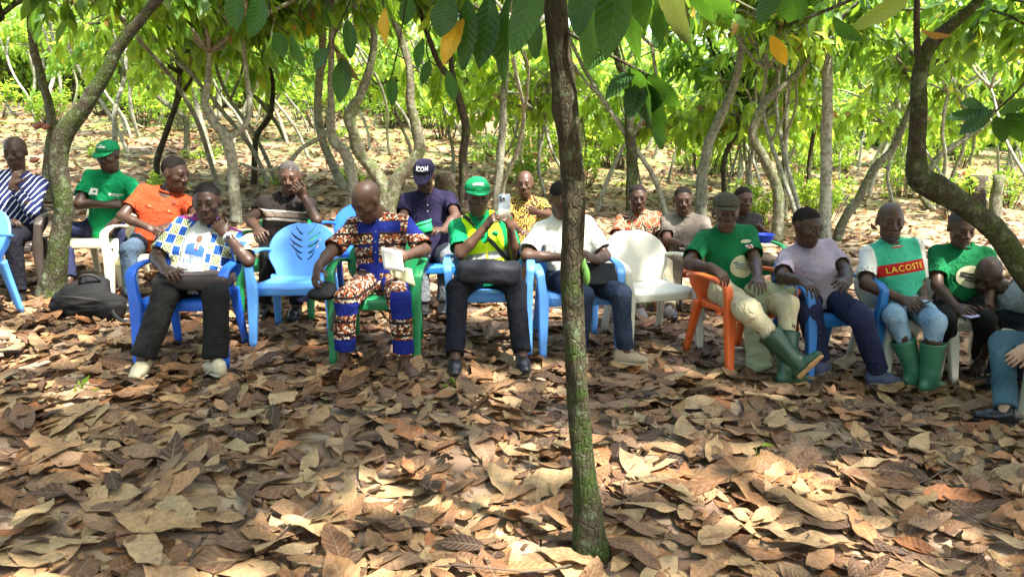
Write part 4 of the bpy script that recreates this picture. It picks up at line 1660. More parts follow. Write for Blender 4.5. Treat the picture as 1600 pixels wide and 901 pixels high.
def hand_ops(w, d, n, right, s=1.0, curl=(.35, .45, .3), spread=.06):
    """w wrist, d pointing direction, n direction the palm faces"""
    d = nrm(d)
    n = nrm(n - d * (n @ d))
    sd = np.cross(d, n) if right else np.cross(n, d)
    ops = [('u', cone(w - d * .03 * s, w + d * .02 * s, np.array([.027, .021]) * s, np.array([.031, .018]) * s, side=sd), .012),
           ('u', cone(w + d * .02 * s, w + d * .078 * s, np.array([.034, .017]) * s, np.array([.040, .0135]) * s, side=sd), .014)]
    Ls = (.068, .077, .072, .055)
    for i in range(4):
        off = .030 - .020 * i
        b = w + d * (.082 - .004 * abs(i - 1.2)) * s + sd * off * s
        a = 0
        dd = nrm(d + sd * spread * (1.5 - i))
        r = (.0088 if i < 3 else .0078) * s
        p = b
        for j, f in enumerate((.44, .32, .24)):
            a += curl[j]
            q = p + (dd * math.cos(a) + n * math.sin(a)) * Ls[i] * f * s
            ops.append(('u', cone(p, q, r, r * .92), .004))
            p, r = q, r * .92
    b = w + d * .022 * s + sd * .028 * s + n * .004 * s
    t1 = nrm(d * .75 + sd * .62 + n * .35)
    q = b + t1 * .048 * s
    ops.append(('u', cone(b, q, .0135 * s, .0108 * s), .012))
    t2 = nrm(d * .95 + sd * .15 + n * .45)
    ops.append(('u', cone(q, q + t2 * .032 * s, .0105 * s, .0085 * s), .004))
    return ops


def head_ops(c, R, s, jaw=1.0):
    def W(*p):
        return c + R @ (np.array(p) * s)

    def E(p, r, k=.02, op='u'):
        return (op, ell(W(*p), np.array(r) * s, R), k * s)

    def K(p, q, r1, r2, k=.012, op='u'):
        return (op, cone(W(*p), W(*q), r1 * s, r2 * s), k * s)
    o = [E((0, -.014, .032), (.075, .094, .084)),
         E((0, .026, -.032), (.060 * jaw, .060, .086), .03),
         E((0, .030, -.084), (.046 * jaw, .044, .034), .03),
         E((.043, .050, -.020), (.021, .026, .018), .018), E((-.043, .050, -.020), (.021, .026, .018), .018),
         K((-.034, .073, .026), (.034, .073, .026), .012, .012, .014),
         E((.032, .096, .001), (.020, .018, .014), .010, 's'), E((-.032, .096, .001), (.020, .018, .014), .010, 's'),
         E((.032, .0725, .0095), (.0165, .0165, .0085), .003), E((-.032, .0725, .0095), (.0165, .0165, .0085), .003),
         E((.032, .0715, -.0105), (.0150, .0140, .0055), .003), E((-.032, .0715, -.0105), (.0150, .0140, .0055), .003),
         K((0, .082, .014), (0, .102, -.024), .0075, .0125, .007),
         E((.0165, .091, -.031), (.0115, .012, .009), .005), E((-.0165, .091, -.031), (.0115, .012, .009), .005),
         E((0, .074, -.064), (.030, .016, .024), .014),
         K((-.019, .0835, -.0590), (0, .0890, -.0575), .0055, .0075, .003), K((.019, .0835, -.0590), (0, .0890, -.0575), .0055, .0075, .003),
         K((-.017, .0825, -.0715), (0, .0880, -.0735), .0060, .0090, .003), K((.017, .0825, -.0715), (0, .0880, -.0735), .0060, .0090, .003),
         K((-.023, .0890, -.0655), (.023, .0890, -.0655), .0036, .0036, .002, 's'), K((-.012, .0965, -.0652), (.012, .0965, -.0652), .0036, .0036, .002, 's'),
         K((-.016, .0870, -.0875), (.016, .0870, -.0875), .0050, .0050, .008, 's'),
         E((0, .060, -.103), (.024, .022, .018), .014),
         E((.077, -.006, -.004), (.010, .018, .030), .008), E((-.077, -.006, -.004), (.010, .018, .030), .008),
         E((.088, .003, -.002), (.006, .008, .016), .004, 's'), E((-.088, .003, -.002), (.006, .008, .016), .004, 's')]
    return o


PEOPLE = {}
DBG = []


def person(key, label, Y, hip, neck, head, hyaw=0, hpitch=0, hroll=0, yaw=0, s=1.0, skin=1, hs=1.0,
           armR=None, armL=None, legR=None, legL=None, top=None, bottom=None, shoes=None,
           hair=True, cap=None, beard=None, eyes=True, gaze=0.0, vox=1.0, hipz=.50, neckfar=True, headfar=False, jaw=1.0, torso=.50,
           pelvis_yaw=None, shoulder=.172, belly=0.0, fat=0.0, lean=.10):
    yaw, hyaw, hpitch, hroll = (math.radians(a) for a in (yaw, hyaw, hpitch, hroll))
    right = np.array([-math.cos(yaw), -math.sin(yaw), 0])
    py_ = yaw if pelvis_yaw is None else math.radians(pelvis_yaw)
    pright = np.array([-math.cos(py_), -math.sin(py_), 0])
    x = 0
    for _ in range(4):
        z = float(gz(x, Y)) + hipz
        x = (hip - CX) / F_PX * (Y * CP + (CAM_H - z) * SP)
    g0 = float(gz(x, Y))
    hc = np.array([x, Y, g0 + hipz])
    nk = at(neck[0], neck[1], Y + lean)
    u = nrm(nk - hc)
    right = nrm(right - u * (right @ u))
    fw = np.cross(u, right)
    hcn = chain(nk, head[0], head[1], .165 * s, headfar)
    hf = np.array([math.sin(hyaw) * math.cos(hpitch), -math.cos(hyaw) * math.cos(hpitch), -math.sin(hpitch)])
    hr = np.array([-math.cos(hyaw), -math.sin(hyaw), 0])
    hu = np.cross(hr, hf)
    hr, hu = hr * math.cos(hroll) + hu * math.sin(hroll), hu * math.cos(hroll) - hr * math.sin(hroll)
    HR = np.stack([hr, hf, hu], 1)
    hs = hs * s * 1.09
    root = empty('person', (x, Y, g0), label, 'person', None)
    J = dict(hc=hc, neck=nk, u=u, right=right, fw=fw, head=hcn, HR=HR, hs=hs, root=root, g0=g0)
    hpx = (hc - CAM)
    dpt = hpx[1] * CP - hpx[2] * SP
    info = [key, 'hip py %.0f' % (CY - F_PX * (hpx[1] * SP + hpx[2] * CP) / dpt), 'tor %.2f' % (np.linalg.norm(nk - hc) / torso / s), 'topz %.2f' % (hcn[2] + .115 * hs - g0)]

    fine, mid, coarse = .0058 * vox, .0076 * vox, .0155 * vox
    # ---- joints
    for sd, arm, leg in ((1, armR, legR), (-1, armL, legL)):
        t = 'R' if sd == 1 else 'L'
        sh = nk - u * .068 * s + right * sd * shoulder * s
        J['sh' + t] = sh
        if arm:
            e = arm['e']
            if len(e) == 3 and not isinstance(e[2], str):
                el = np.asarray(e, float)
            else:
                el = chain(sh, e[0], e[1], .285 * s, e[2] == 'f')
            wr = chain(el, arm['w'][0], arm['w'][1], .25 * s, arm['w'][2] == 'f')
            hd = chain(wr, arm['h'][0], arm['h'][1], .12 * s, arm['h'][2] == 'f') - wr
            J['el' + t], J['wr' + t], J['hd' + t] = el, wr, nrm(hd)
            J['hn' + t] = nrm(np.asarray(arm.get('n', (0, 0, -1)), float))
            J['curl' + t] = arm.get('curl', (.35, .45, .3))
            info.append('arm%s %.2f %.2f' % (t, np.linalg.norm(el - sh) / .285 / s, np.linalg.norm(wr - el) / .25 / s))
        else:
            el = sh - u * .25 * s + right * sd * .08 + fw * .04
            wr = el + fw * .2 * s - right * sd * .12 - u * .06
            J['el' + t], J['wr' + t], J['hd' + t] = el, wr, nrm(fw - right * sd * .5)
            J['hn' + t] = np.array([0, 0, -1.0])
            J['curl' + t] = (.35, .45, .3)
        hj = hc + pright * sd * .085 * s
        J['hj' + t] = hj
        if leg:
            a = leg['a']
            ah = leg.get('ah', .122)
            r = ray(a[0], a[1])
            an = CAM + r * 4
            for _ in range(8):
                zz = float(gz(an[0], an[1])) + ah
                an = CAM + r * ((zz - CAM_H) / r[2])
            if 'aY' in leg:
                an = at(a[0], a[1], leg['aY'])
            k = leg['k']
            rk = ray(k[0], k[1])
            zk = g0 + hipz + leg.get('kz', -.01)
            kn = CAM + rk * ((zk - CAM_H) / rk[2])                      # knees level with the seat
            info.append('kY%s %.2f' % (t, kn[1]))
            if leg.get('h'):
                kn = chain(hj, k[0], k[1], .43 * s, False)
            elif np.linalg.norm(kn - hj) > .52 * s:
                kn = hj + nrm(kn - hj) * .52 * s
            J['kn' + t], J['an' + t] = kn, an
            info.append('leg%s th %.2f sh %.2f knz %.2f anY %.2f' % (t, np.linalg.norm(kn - hj) / .43 / s, np.linalg.norm(an - kn) / .42 / s, kn[2] - g0, an[1]))
            if 't' in leg:
                J['toe' + t] = G(leg['t'][0], leg['t'][1]) - an
            else:
                J['toe' + t] = np.array([math.sin(py_), -math.cos(py_), 0])
            if 'tv' in leg:
                J['toe' + t] = np.asarray(leg['tv'], float)
        else:
            pf = np.array([math.sin(py_), -math.cos(py_), 0])
            kn = hj + pf * .42 * s + pright * sd * .04
            an = kn + pf * .02
            an[2] = float(gz(an[0], an[1])) + .09
            J['kn' + t], J['an' + t] = kn, an
            J['toe' + t] = pf
        J['legspec' + t] = leg or {}
    DBG.append(' | '.join(info))

    # ---- body: one skin
    bo = [('u', cone(hc, nk - u * .08, (.12, .085), (.12, .075), side=right), .03),
          ('u', cone(J['shR'], J['shL'], .045, .045), .03),
          ('u', cone(nk - u * .09, nk - u * .02, .055, .056), .03),
          ('u', cone(nk - u * .03, hcn - hu * .055 * hs - hf * .012 * hs, .056 * s, .053 * s), .025)]
    for t in 'RL':
        bo += [('u', cone(J['sh' + t], J['el' + t], .050 * s, .040 * s), .02),
               ('u', cone(J['el' + t], J['el' + t] * .65 + J['wr' + t] * .35, .041 * s, .041 * s), .015),
               ('u', cone(J['el' + t] * .65 + J['wr' + t] * .35, J['wr' + t], .041 * s, .026 * s), .015),
               ('u', cone(J['hj' + t], J['kn' + t], .062 * s, .050 * s), .02),
               ('u', cone(J['kn' + t], J['kn' + t] * .7 + J['an' + t] * .3, .050 * s, .050 * s), .02),
               ('u', cone(J['kn' + t] * .7 + J['an' + t] * .3, J['an' + t], .050 * s, .036 * s), .02)]
        tv = nrm(J['toe' + t])
        if 'tv' not in J['legspec' + t]:
            tv = nrm(np.array([tv[0], tv[1], -.02]))
        up = np.array([0, 0, 1.0])
        if 'up' in J['legspec' + t]:
            up = nrm(np.asarray(J['legspec' + t]['up'], float))
        up = nrm(up - tv * (up @ tv))
        J['tv' + t], J['fu' + t] = tv, up
        A = J['an' + t]
        bo += [('u', cone(A - up * .045 - tv * .03, A - up * .05 + tv * .10, (.026, .032), (.018, .038), side=up), .03)]
        if shoes and shoes.get('kind') == 'sandal':
            fs = np.cross(up, tv)
            for q in range(5):
                o_ = (q - 2) * .017
                bo.append(('u', cone(A - up * .055 + tv * .105 + fs * o_, A - up * .063 + tv * (.155 - .006 * abs(q - 1.5)) + fs * o_ * 1.15, .010, .0085), .008))
    ho = head_ops(hcn, HR, hs, jaw)
    mb = MB()
    mb.add(*solid(bo + [('u', ell(hcn, np.array([.05, .06, .07]) * hs, HR), .02)], coarse))
    neckop = [('u', cone(nk + u * .01, hcn - hu * .055 * hs - hf * .012 * hs, .056 * s, .053 * s), .02)]
    mb.add(*solid(ho + neckop, mid))
    for t in 'RL':
        fo = [('u', cone(J['el' + t] * .35 + J['wr' + t] * .65, J['wr' + t], .0335 * s, .0265 * s), .01)]
        mb.add(*solid(fo + hand_ops(J['wr' + t], J['hd' + t], J['hn' + t], t == 'R', s * 1.04, J['curl' + t]), fine))
    V, Fq = mb.get()
    obj('body', V, Fq, SKIN[skin], root)
    # ---- eyes
    if eyes:
        for sx in (-1, 1):
            e = bpy.data.objects.new('eye', EYE)
            link(e, root)
            p = hcn + HR @ (np.array([sx * .032, .0705, .0]) * hs) - np.array(root.location)
            M = Matrix(HR.tolist()).to_4x4()
            g = Matrix.Rotation(gaze, 4, 'Z')
            e.matrix_local = Matrix.Translation(Vector(p)) @ M @ g @ Matrix.Scale(hs, 4)
    for sx in (-1, 1):
        q = [hcn + HR @ (np.array([sx * (.014 + .034 * t), .0865 - .013 * t * t, .0265 + .004 * math.sin(t * 2.6)]) * hs) for t in np.linspace(0, 1, 6)]
        V, Fq = tube(q, np.array([.0022, .0032, .0034, .003, .0025, .0014]) * hs, 6)
        obj('eyebrow', V, Fq, M_HAIR, root)
    # ---- hair
    W = lambda *p: hcn + HR @ (np.array(p) * hs)
    Nw = lambda *p: HR @ nrm(p)
    if hair and not cap:
        hm = {'grey': M_GREY}.get(hair, M_HAIR)
        ops = [('u', ell(W(0, -.015, .034), np.array([.0760, .0950, .0850]) * hs, HR), 0),
               ('p', (W(0, .066, .070), Nw(0, .70, -.72)), 0), ('p', (W(0, 0, -.035), Nw(0, 0, -1)), 0)]
        V, Fq = solid(ops, mid * 1.15)
        V = folds(V, Fq, .0010, 260, 5)
        obj('hair', V, Fq, hm, root)
    if beard:
        ops = [('u', ell(W(0, .040, -.082), np.array([.0485 * jaw, .049, .038]) * hs, HR), .01),
               ('u', ell(W(0, .070, -.101), np.array([.0245, .0235, .0205]) * hs, HR), .01),
               ('s', ell(W(0, .095, -.062), np.array([.028, .03, .018]) * hs, HR), .004),
               ('p', (W(0, 0, -.075), Nw(0, -.3, 1)), 0)]
        V, Fq = solid(ops, mid)
        obj('beard', folds(V, Fq, .0015, 260, 3), Fq, M_GREY, root)
    if cap:
        ops = [('u', ell(W(0, -.014, .044), np.array([.083, .102, .077]) * hs, HR), 0),
               ('p', (W(0, .06, .042), Nw(0, .05, -1)), 0)]
        V, Fq = solid(ops, mid)
        co = obj('cap', V, Fq, cap['mat'], root)
        bt = cap.get('brim', .088)
        th = cap.get('droop', .22)
        rows = []
        for a in np.linspace(-1, 1, 17):
            row = []
            for q in np.linspace(0, 1, 6):
                xx = a * .076
                y0 = .083 * math.sqrt(max(0, 1 - (a * .93) ** 2)) - .002
                yy = y0 + q * bt * math.sqrt(max(0.02, 1 - (a * .98) ** 2))
                row.append(W(xx, yy, .048 - th * (yy - .05) - .16 * xx * xx / .076))
            rows.append(row)
        V, Fq = sheet(np.array(rows), .005)
        obj('brim', V, Fq, cap.get('brim_mat', cap['mat']), co, origin=np.array(root.location))
        J['cap'] = co

    # ---- trousers
    if bottom:
        lo = bottom.get('loose', 1.0)
        end = bottom.get('end', .97)
        ops = [('u', cone(J['hjR'], J['hjL'], .108 * s, .108 * s), .03),
               ('u', cone(hc + u * .0, hc + u * .10, (.160 + fat, .118 + fat), (.155 + fat, .115 + fat), side=right), .04)]
        for t in 'RL':
            H, K, A = J['hj' + t], J['kn' + t], J['an' + t]
            B = K + (A - K) * end
            ops += [('u', cone(H, K, .094 * s * (1 + fat), .071 * s * lo), .03),
                    ('u', cone(K, B, .070 * s * lo, .060 * s * lo * bottom.get('hem', 1.0), flat=True), .02)]
        V, Fq = solid(ops, .0132 * vox)
        V = folds(V, Fq, bottom.get('amp', .0085), 21, sum(map(ord, key)) % 97, (1, 1, .55))
        T = np.stack([(V - hc) @ right, (V - hc) @ fw, (V - hc)[:, 2]], -1)
        J['trousers'] = obj('trousers', V, Fq, bottom['mat'], root, attrs={'tc': T})
    # ---- shirt
    if top:
        st = top.get('sleeve', .62)
        lo = top.get('loose', 1.0)
        ops = [('u', cone(hc - u * .03 + fw * .012, hc + u * .24, (.172 + fat, .128 + fat), (.166 + fat, .122 + fat * .8), side=right), .03),
               ('u', cone(hc + u * .22, nk - u * .115, (.166 + fat, .120 + fat * .7), (.168 * s, .098), side=right), .04),
               ('u', cone(J['shR'] - right * .0, J['shL'], .054 * s, .054 * s), .05),
               ('u', cone(nk - u * .012, J['shR'] + u * .012, .052, .046 * s), .03),
               ('u', cone(nk - u * .012, J['shL'] + u * .012, .052, .046 * s), .03),
               ('u', cone(nk - u * .09, nk - u * .008, (.085, .07), (.066, .064), side=right), .045)]
        if belly:
            ops.append(('u', ell(hc + u * .15 + fw * .07, (.14, .10 + belly, .15), np.stack([right, fw, u], 1)), .06))
        subs = []
        for t in 'RL':
            S, E, Wr = J['sh' + t], J['el' + t], J['wr' + t]
            if st <= 1.0:
                B = S + (E - S) * st
                ops.append(('u', cone(S, B, .057 * s * (1 + (lo - 1) * .4), .063 * s * lo, flat=True), .035))
                subs.append(('s', cone(B - (E - S) * .10, B + (E - S) * .1, .047 * s * lo, .049 * s * lo), 0))
            else:
                B = E + (Wr - E) * (st - 1)
                ops += [('u', cone(S, E, .058 * s * lo, .056 * s * lo), .035), ('u', cone(E, B, .054 * s * lo, .045 * s * lo, flat=True), .02)]
                subs.append(('s', cone(B - (Wr - E) * .1, B + (Wr - E) * .1, .038 * s * lo, .038 * s * lo), 0))
        ops += subs
        ops.append(('s', cone(nk - u * .030 + fw * .04 * top.get('scoop', .6), nk + u * .09 - fw * .01, .048, .064), .006))
        if top.get('vneck'):
            ops.append(('s', cone(nk - u * (.05 + top['vneck']) + fw * .115, nk + u * .03 + fw * .06, .012, .05), .006))
        ops.append(('p', (hc - u * top.get('hem', .085), -u), 0))
        V, Fq = solid(ops, .0128 * vox)
        V = folds(V, Fq, top.get('amp', .0075), 19, (sum(map(ord, key)) + 13) % 97, (1, 1, .7))
        T = np.stack([(V - hc) @ right, (V - hc) @ fw, (V - hc) @ u], -1)
        J['shirt'] = obj('shirt', V, Fq, top['mat'], root, attrs={'tc': T})
        J['bvh'] = BVHTree.FromPolygons(V.tolist(), Fq.tolist())
        if not top.get('collar') and not top.get('vneck') and top.get('band', True):
            pts = [nk - u * (-.008 + .030 * (1 - math.cos(a)) * .5) + right * .064 * math.sin(a) - fw * .062 * math.cos(a) + fw * .010 for a in np.linspace(0, 2 * math.pi, 30)]
            V, Fq = tube(pts, .0085, 7, cap=False)
            obj('neckband', V, Fq, top['mat'], root, attrs={'tc': np.stack([(V - hc) @ right, (V - hc) @ fw, (V - hc) @ u], -1)})
        if top.get('collar'):
            mbc = MB()
            for sd in (-1, 1):
                rows = []
                for a in np.linspace(-.15, 2.75, 12):
                    ca, sa = math.cos(a), math.sin(a)
                    row = []
                    for q in (0, .5, 1):
                        rr = .060 + .018 * q
                        drop = .012 - .034 * q - .03 * (a / 2.75) * (1 + .5 * q)
                        row.append(nk + u * drop + right * sd * sa * rr * 1.05 - fw * (ca * rr * .95) + fw * .012)
                    rows.append(row)
                mbc.add(*sheet(np.array(rows), .005))
            V, Fq = mbc.get()
            obj('collar', V, Fq, top.get('collar_mat', top['mat']), root, attrs={'tc': np.stack([(V - hc) @ right, (V - hc) @ fw, (V - hc) @ u], -1)})
    # ---- shoes
    if shoes:
        for t in 'RL':
            A, tv, up = J['an' + t], J['tv' + t], J['fu' + t]
            B = A - up * .078
            side = np.cross(up, tv)
            k = shoes['kind']
            if k == 'sandal':
                V, Fq = solid([('u', cone(B - tv * .06, B + tv * .05, (.009, .036), (.009, .036), side=up), .01),
                               ('u', cone(B + tv * .05, B + tv * .15, (.009, .038), (.009, .034), side=up), .01)], .006)
                sh = obj('sandal', V, Fq, shoes['mat'], root)
                for o_, hgt in ((.03, .052), (.09, .034)):
                    pts = [B + tv * o_ + side * .043 * math.cos(a) + up * (hgt + .012) * math.sin(a) for a in np.linspace(0, math.pi, 12)]
                    V, Fq = rsweep(np.array(pts), .016, .004, tv, .5, 8)
                    obj('strap', V, Fq, shoes['mat'], sh, origin=np.array(root.location))
                continue
            ops = [('u', cone(B + up * .035 - tv * .045, B + up * .032 + tv * .07, (.042, .036), (.036, .041), side=up), .02),
                   ('u', cone(B + up * .03 + tv * .07, B + up * .022 + tv * .135, (.034, .042), (.024, .036), side=up), .02)]
            if k == 'boot':
                K = J['kn' + t]
                sv = nrm(K - A)
                topb = A + sv * shoes.get('h', .25)
                ops += [('u', cone(topb, A + sv * .02, .079, .055, flat0=True), .03),
                        ('u', cone(A + sv * .03, B + up * .04 + tv * .01, .052, .046), .03),
                        ('s', cone(topb + sv * .04, topb - sv * .05, .062, .058), 0)]
            elif k == 'high':
                ops += [('u', cone(A + up * .03, B + up * .03, .046, .044, flat0=True), .03)]
            else:
                ops += [('u', cone(B + up * .07 - tv * .03, B + up * .035 + tv * .03, .036, .036), .03)]
            ops.append(('p', (B + up * .004, -up), 0))
            V, Fq = solid(ops, .0088)
            nm = {'boot': 'rubber_boot'}.get(k, 'shoe')
            sh = obj(nm, V, Fq, shoes['mat'], root)
            V, Fq = solid([('u', cone(B - tv * .048, B + tv * .06, (.016, .040), (.013, .045), side=up), .01),
                           ('u', cone(B + tv * .06, B + tv * .142, (.013, .045), (.012, .036), side=up), .01),
                           ('p', (B + up * .010, up), 0), ('p', (B - up * .014, -up), 0)], .0105)
            obj('sole', V, Fq, shoes['sole'], sh, origin=np.array(root.location))
            if k == 'boot':
                pts = [topb + np.cross(sv, tv) * .077 * math.cos(a) + nrm(tv - sv * (tv @ sv)) * .077 * math.sin(a) for a in np.linspace(0, 2 * math.pi, 22)]
                V, Fq = tube(pts, .006, 6, cap=False)
                obj('rim', V, Fq, shoes['mat'], sh, origin=np.array(root.location))
            elif shoes.get('laces'):
                for q in range(4):
                    c0 = B + up * (.072 - .007 * q) + tv * (.03 + .018 * q)
                    V, Fq = tube([c0 + side * .02, c0 + up * .006, c0 - side * .02], .003, 6)
                    obj('lace', V, Fq, shoes['laces'], sh, origin=np.array(root.location))
    PEOPLE[key] = J
    return J


def pt(J, x, z, y=0.0):
    """point in a person's torso space: x across (their right positive), z up, y forward"""
    return J['hc'] + J['right'] * x + J['fw'] * y + J['u'] * z


def project(J, P2, off=.004):
    """lay (x to the viewer's right, z up the body) points onto the front of the shirt"""
    out = []
    for x, z in P2:
        o = pt(J, -x, z, .6)
        h = J['bvh'].ray_cast(Vector(o), Vector(-J['fw']))
        p = np.array(h[0]) if h[0] is not None else pt(J, -x, z, .12)
        out.append(p + J['fw'] * off)
    return np.array(out)


def patch(J, name, mat, cx, cz, w, h, kind='rect', off=.004, n=9, rot=0.0):
    """a flat print lying on the shirt front"""
    if kind == 'rect':
        a = np.linspace(-.5, .5, n)
        X, Z = np.meshgrid(a * w, a * h, indexing='ij')
        Fq = grid_faces(n, n)
    else:
        rr = np.linspace(0.001, .5, n)
        th = np.linspace(0, 2 * math.pi, 28, endpoint=False)
        X = rr[:, None] * np.cos(th)[None] * w
        Z = rr[:, None] * np.sin(th)[None] * h
        Fq = grid_faces(n, 28, True)
    c, s = math.cos(rot), math.sin(rot)
    x = X.ravel() * c - Z.ravel() * s + cx
    z = X.ravel() * s + Z.ravel() * c + cz
    V = project(J, np.c_[x, z], off)
    T = np.c_[x - cx, z - cz, np.zeros(len(x))]
    return obj(name, V, Fq, mat, J['root'], attrs={'tc': T})


def text_polys(txt, size, bold=0.0, spacing=1.0):
    cu = bpy.data.curves.new('lettering', 'FONT')
    cu.body = txt
    cu.size = size
    cu.align_x = 'CENTER'
    cu.align_y = 'CENTER'
    cu.offset = bold
    cu.space_character = spacing
    cu.resolution_u = 3
    o = bpy.data.objects.new('lettering_tmp', cu)
    COL.objects.link(o)
    dg = bpy.context.evaluated_depsgraph_get()
    me = bpy.data.meshes.new_from_object(o.evaluated_get(dg))
    bm = bmesh.new()
    bm.from_mesh(me)
    bmesh.ops.triangulate(bm, faces=bm.faces[:])
    bm.verts.ensure_lookup_table()
    V = np.array([v.co[:] for v in bm.verts])
    Fq = np.array([[l.index for l in f.verts] for f in bm.faces])
    bm.free()
    bpy.data.meshes.remove(me)
    bpy.data.objects.remove(o)
    bpy.data.curves.remove(cu)
    return V, np.c_[Fq, Fq[:, 2]]


def lettering(J, txt, cx, cz, size, mat, rot=0.0, off=.006, spacing=1.0, bold=.0, curve=0.0):
    V, Fq = text_polys(txt, size, bold, spacing)
    c, s = math.cos(rot), math.sin(rot)
    x = V[:, 0] * c - V[:, 1] * s + cx
    z = V[:, 0] * s + V[:, 1] * c + cz - curve * V[:, 0] ** 2
    return obj('lettering', project(J, np.c_[x, z], off), Fq, mat, J['root'], smooth=False)


def cap_lettering(J, txt, size, mat, z0=.075, spacing=1.0, bold=.0):
    """letters standing on the front of a cap"""
    V, Fq = text_polys(txt, size, bold, spacing)
    hs, HR, c = J['hs'], J['HR'], J['head']
    P = []
    for vx, vy, _ in V:
        zz = z0 + vy
        t = (zz - .044) / .077
        rr = math.sqrt(max(.05, 1 - t * t))
        a = vx / (.09 * rr)
        P.append(c + HR @ (np.array([-math.sin(a) * .083 * rr * 1.03, -.014 + math.cos(a) * .102 * rr * 1.03 + .003, zz]) * hs))
    return obj('lettering', np.array(P), Fq, mat, J['cap'], origin=np.array(J['root'].location), smooth=False)


def marks_polys(n, w, h, seed=1):
    """a row of small unreadable letter-like marks"""
    r = np.random.default_rng(seed)
    mb = MB()
    st = w / n
    for i in range(n):
        x0 = -w / 2 + i * st
        q = lambda a, b, c, d: mb.add([[a, b, 0], [c, b, 0], [c, d, 0], [a, d, 0]], [[0, 1, 2, 3]])
        q(x0, -h / 2, x0 + st * .28, h / 2)
        k = r.integers(3)
        if k != 1:
            q(x0 + st * .26, h * .22, x0 + st * .78, h / 2)
        if k != 2:
            q(x0 + st * .26, -h / 2, x0 + st * .78, -h * .22)
        if k == 2:
            q(x0 + st * .5, -h / 2, x0 + st * .78, h * .24)
    return mb.get()


def cap_marks(J, n, w, h, mat, z0=.075, arch=2.0):
    V, Fq = marks_polys(n, w, h)
    hs, HR, c = J['hs'], J['HR'], J['head']
    P = []
    for vx, vy, _ in V:
        zz = z0 + vy - arch * vx * vx
        t = (zz - .044) / .077
        rr = math.sqrt(max(.05, 1 - t * t))
        a = vx / (.09 * rr)
        P.append(c + HR @ (np.array([-math.sin(a) * .083 * rr * 1.03, -.014 + math.cos(a) * .102 * rr * 1.03 + .003, zz]) * hs))
    return obj('lettering', np.array(P), Fq, mat, J['cap'], origin=np.array(J['root'].location), smooth=False)


def shirt_marks(J, cx, cz, n, w, h, mat, off=.006):
    V, Fq = marks_polys(n, w, h, n)
    return obj('lettering', project(J, np.c_[V[:, 0] + cx, V[:, 1] + cz], off), Fq, mat, J['root'], smooth=False)
# ------------------------------------------------------------------ garments
M = {}
M['green_tee'] = cloth('cloth_green', (.004, .21, .075))
M['dkgreen_tee'] = cloth('cloth_bottle_green', (.004, .105, .034))
M['orange'] = cloth('cloth_orange', (.30, .040, .012))
M['white_tee'] = cloth('cloth_white', (.52, .50, .44), var=.12)
M['navy_polo'] = cloth('cloth_dark_navy', (.012, .009, .030))
M['lav'] = cloth('cloth_lavender', (.30, .24, .30), var=.15)
M['black_tee'] = cloth('cloth_black', (.020, .017, .016))
M['greybrown'] = cloth('cloth_faded_brown', (.15, .125, .10), var=.5)
M['greyshirt'] = cloth('cloth_grey_blue', (.22, .24, .25))
M['black_pants'] = cloth('cloth_black_trousers', (.009, .009, .0085), var=.3)
M['navy_pants'] = cloth('cloth_navy_trousers', (.014, .017, .046), var=.3)
M['navy_black'] = cloth('cloth_blue_black', (.007, .007, .012), var=.3)
M['khaki'] = cloth('cloth_khaki', (.42, .36, .23), var=.2)
M['grey_pants'] = cloth('cloth_grey_trousers', (.09, .10, .11))
M['brown_pants'] = cloth('cloth_dull_brown', (.10, .075, .05))
M['vest'] = cloth('vest_lime', (.50, .78, .008), rough=.6, var=.08)
M['silver'] = cloth('vest_reflective', (.30, .31, .29), rough=.4, var=.1)
M['leather'] = plain('leather_black', (.012, .012, .012), .28, .3, 20, .1, 90)
M['sole_tan'] = plain('sole_tan', (.36, .20, .085), .7, .3, 25, .3, 120)
M['sole_dark'] = plain('sole_dark', (.03, .026, .022), .8, .3)
M['sole_pale'] = plain('sole_pale', (.42, .38, .30), .8, .3, 25, .3, 120)
M['boot_dk'] = plain('rubber_dark_green', (.016, .048, .024), .35, .3, 14, .1, 80)
M['boot_lt'] = plain('rubber_green', (.035, .135, .075), .36, .3, 14, .1, 80)
M['beige_shoe'] = plain('canvas_beige', (.46, .40, .27), .8, .25, 25, .3, 150)
M['tan_shoe'] = plain('suede_tan', (.30, .22, .15), .85, .25, 25, .3, 150)
M['blue_shoe'] = plain('canvas_blue_grey', (.055, .062, .11), .85, .3, 25, .3, 150)
M['grey_shoe'] = plain('canvas_grey', (.13, .115, .105), .85, .3, 25, .3, 150)
M['sandal'] = plain('leather_sandal', (.10, .045, .028), .6, .3)
M['cap_green'] = cloth('cap_green', (.006, .17, .06))
M['cap_olive'] = cloth('cap_olive', (.050, .046, .032))
M['cap_navy'] = cloth('cap_navy', (.013, .010, .028))
M['white_ink'] = plain('ink_white', (.75, .75, .70), .7, .08)
M['yellow_ink'] = plain('ink_yellow', (.72, .50, .03), .7, .1)
M['dark_ink'] = plain('ink_dark', (.015, .015, .02), .7, .1)
M['slate_ink'] = plain('ink_slate', (.10, .16, .22), .7, .1)
M['cream_ink'] = plain('ink_cream', (.46, .43, .26), .8, .3, 30)
M['red_ink'] = plain('ink_red', (.45, .02, .02), .7, .1)
M['blue_ink'] = plain('ink_blue', (.02, .08, .36), .7, .2, 30)
M['brown_ink'] = plain('ink_brown', (.10, .045, .025), .7, .2, 30)
M['strap'] = plain('webbing_black', (.012, .012, .012), .7, .2)
M['steel'] = plain('steel', (.45, .45, .44), .3, .1)


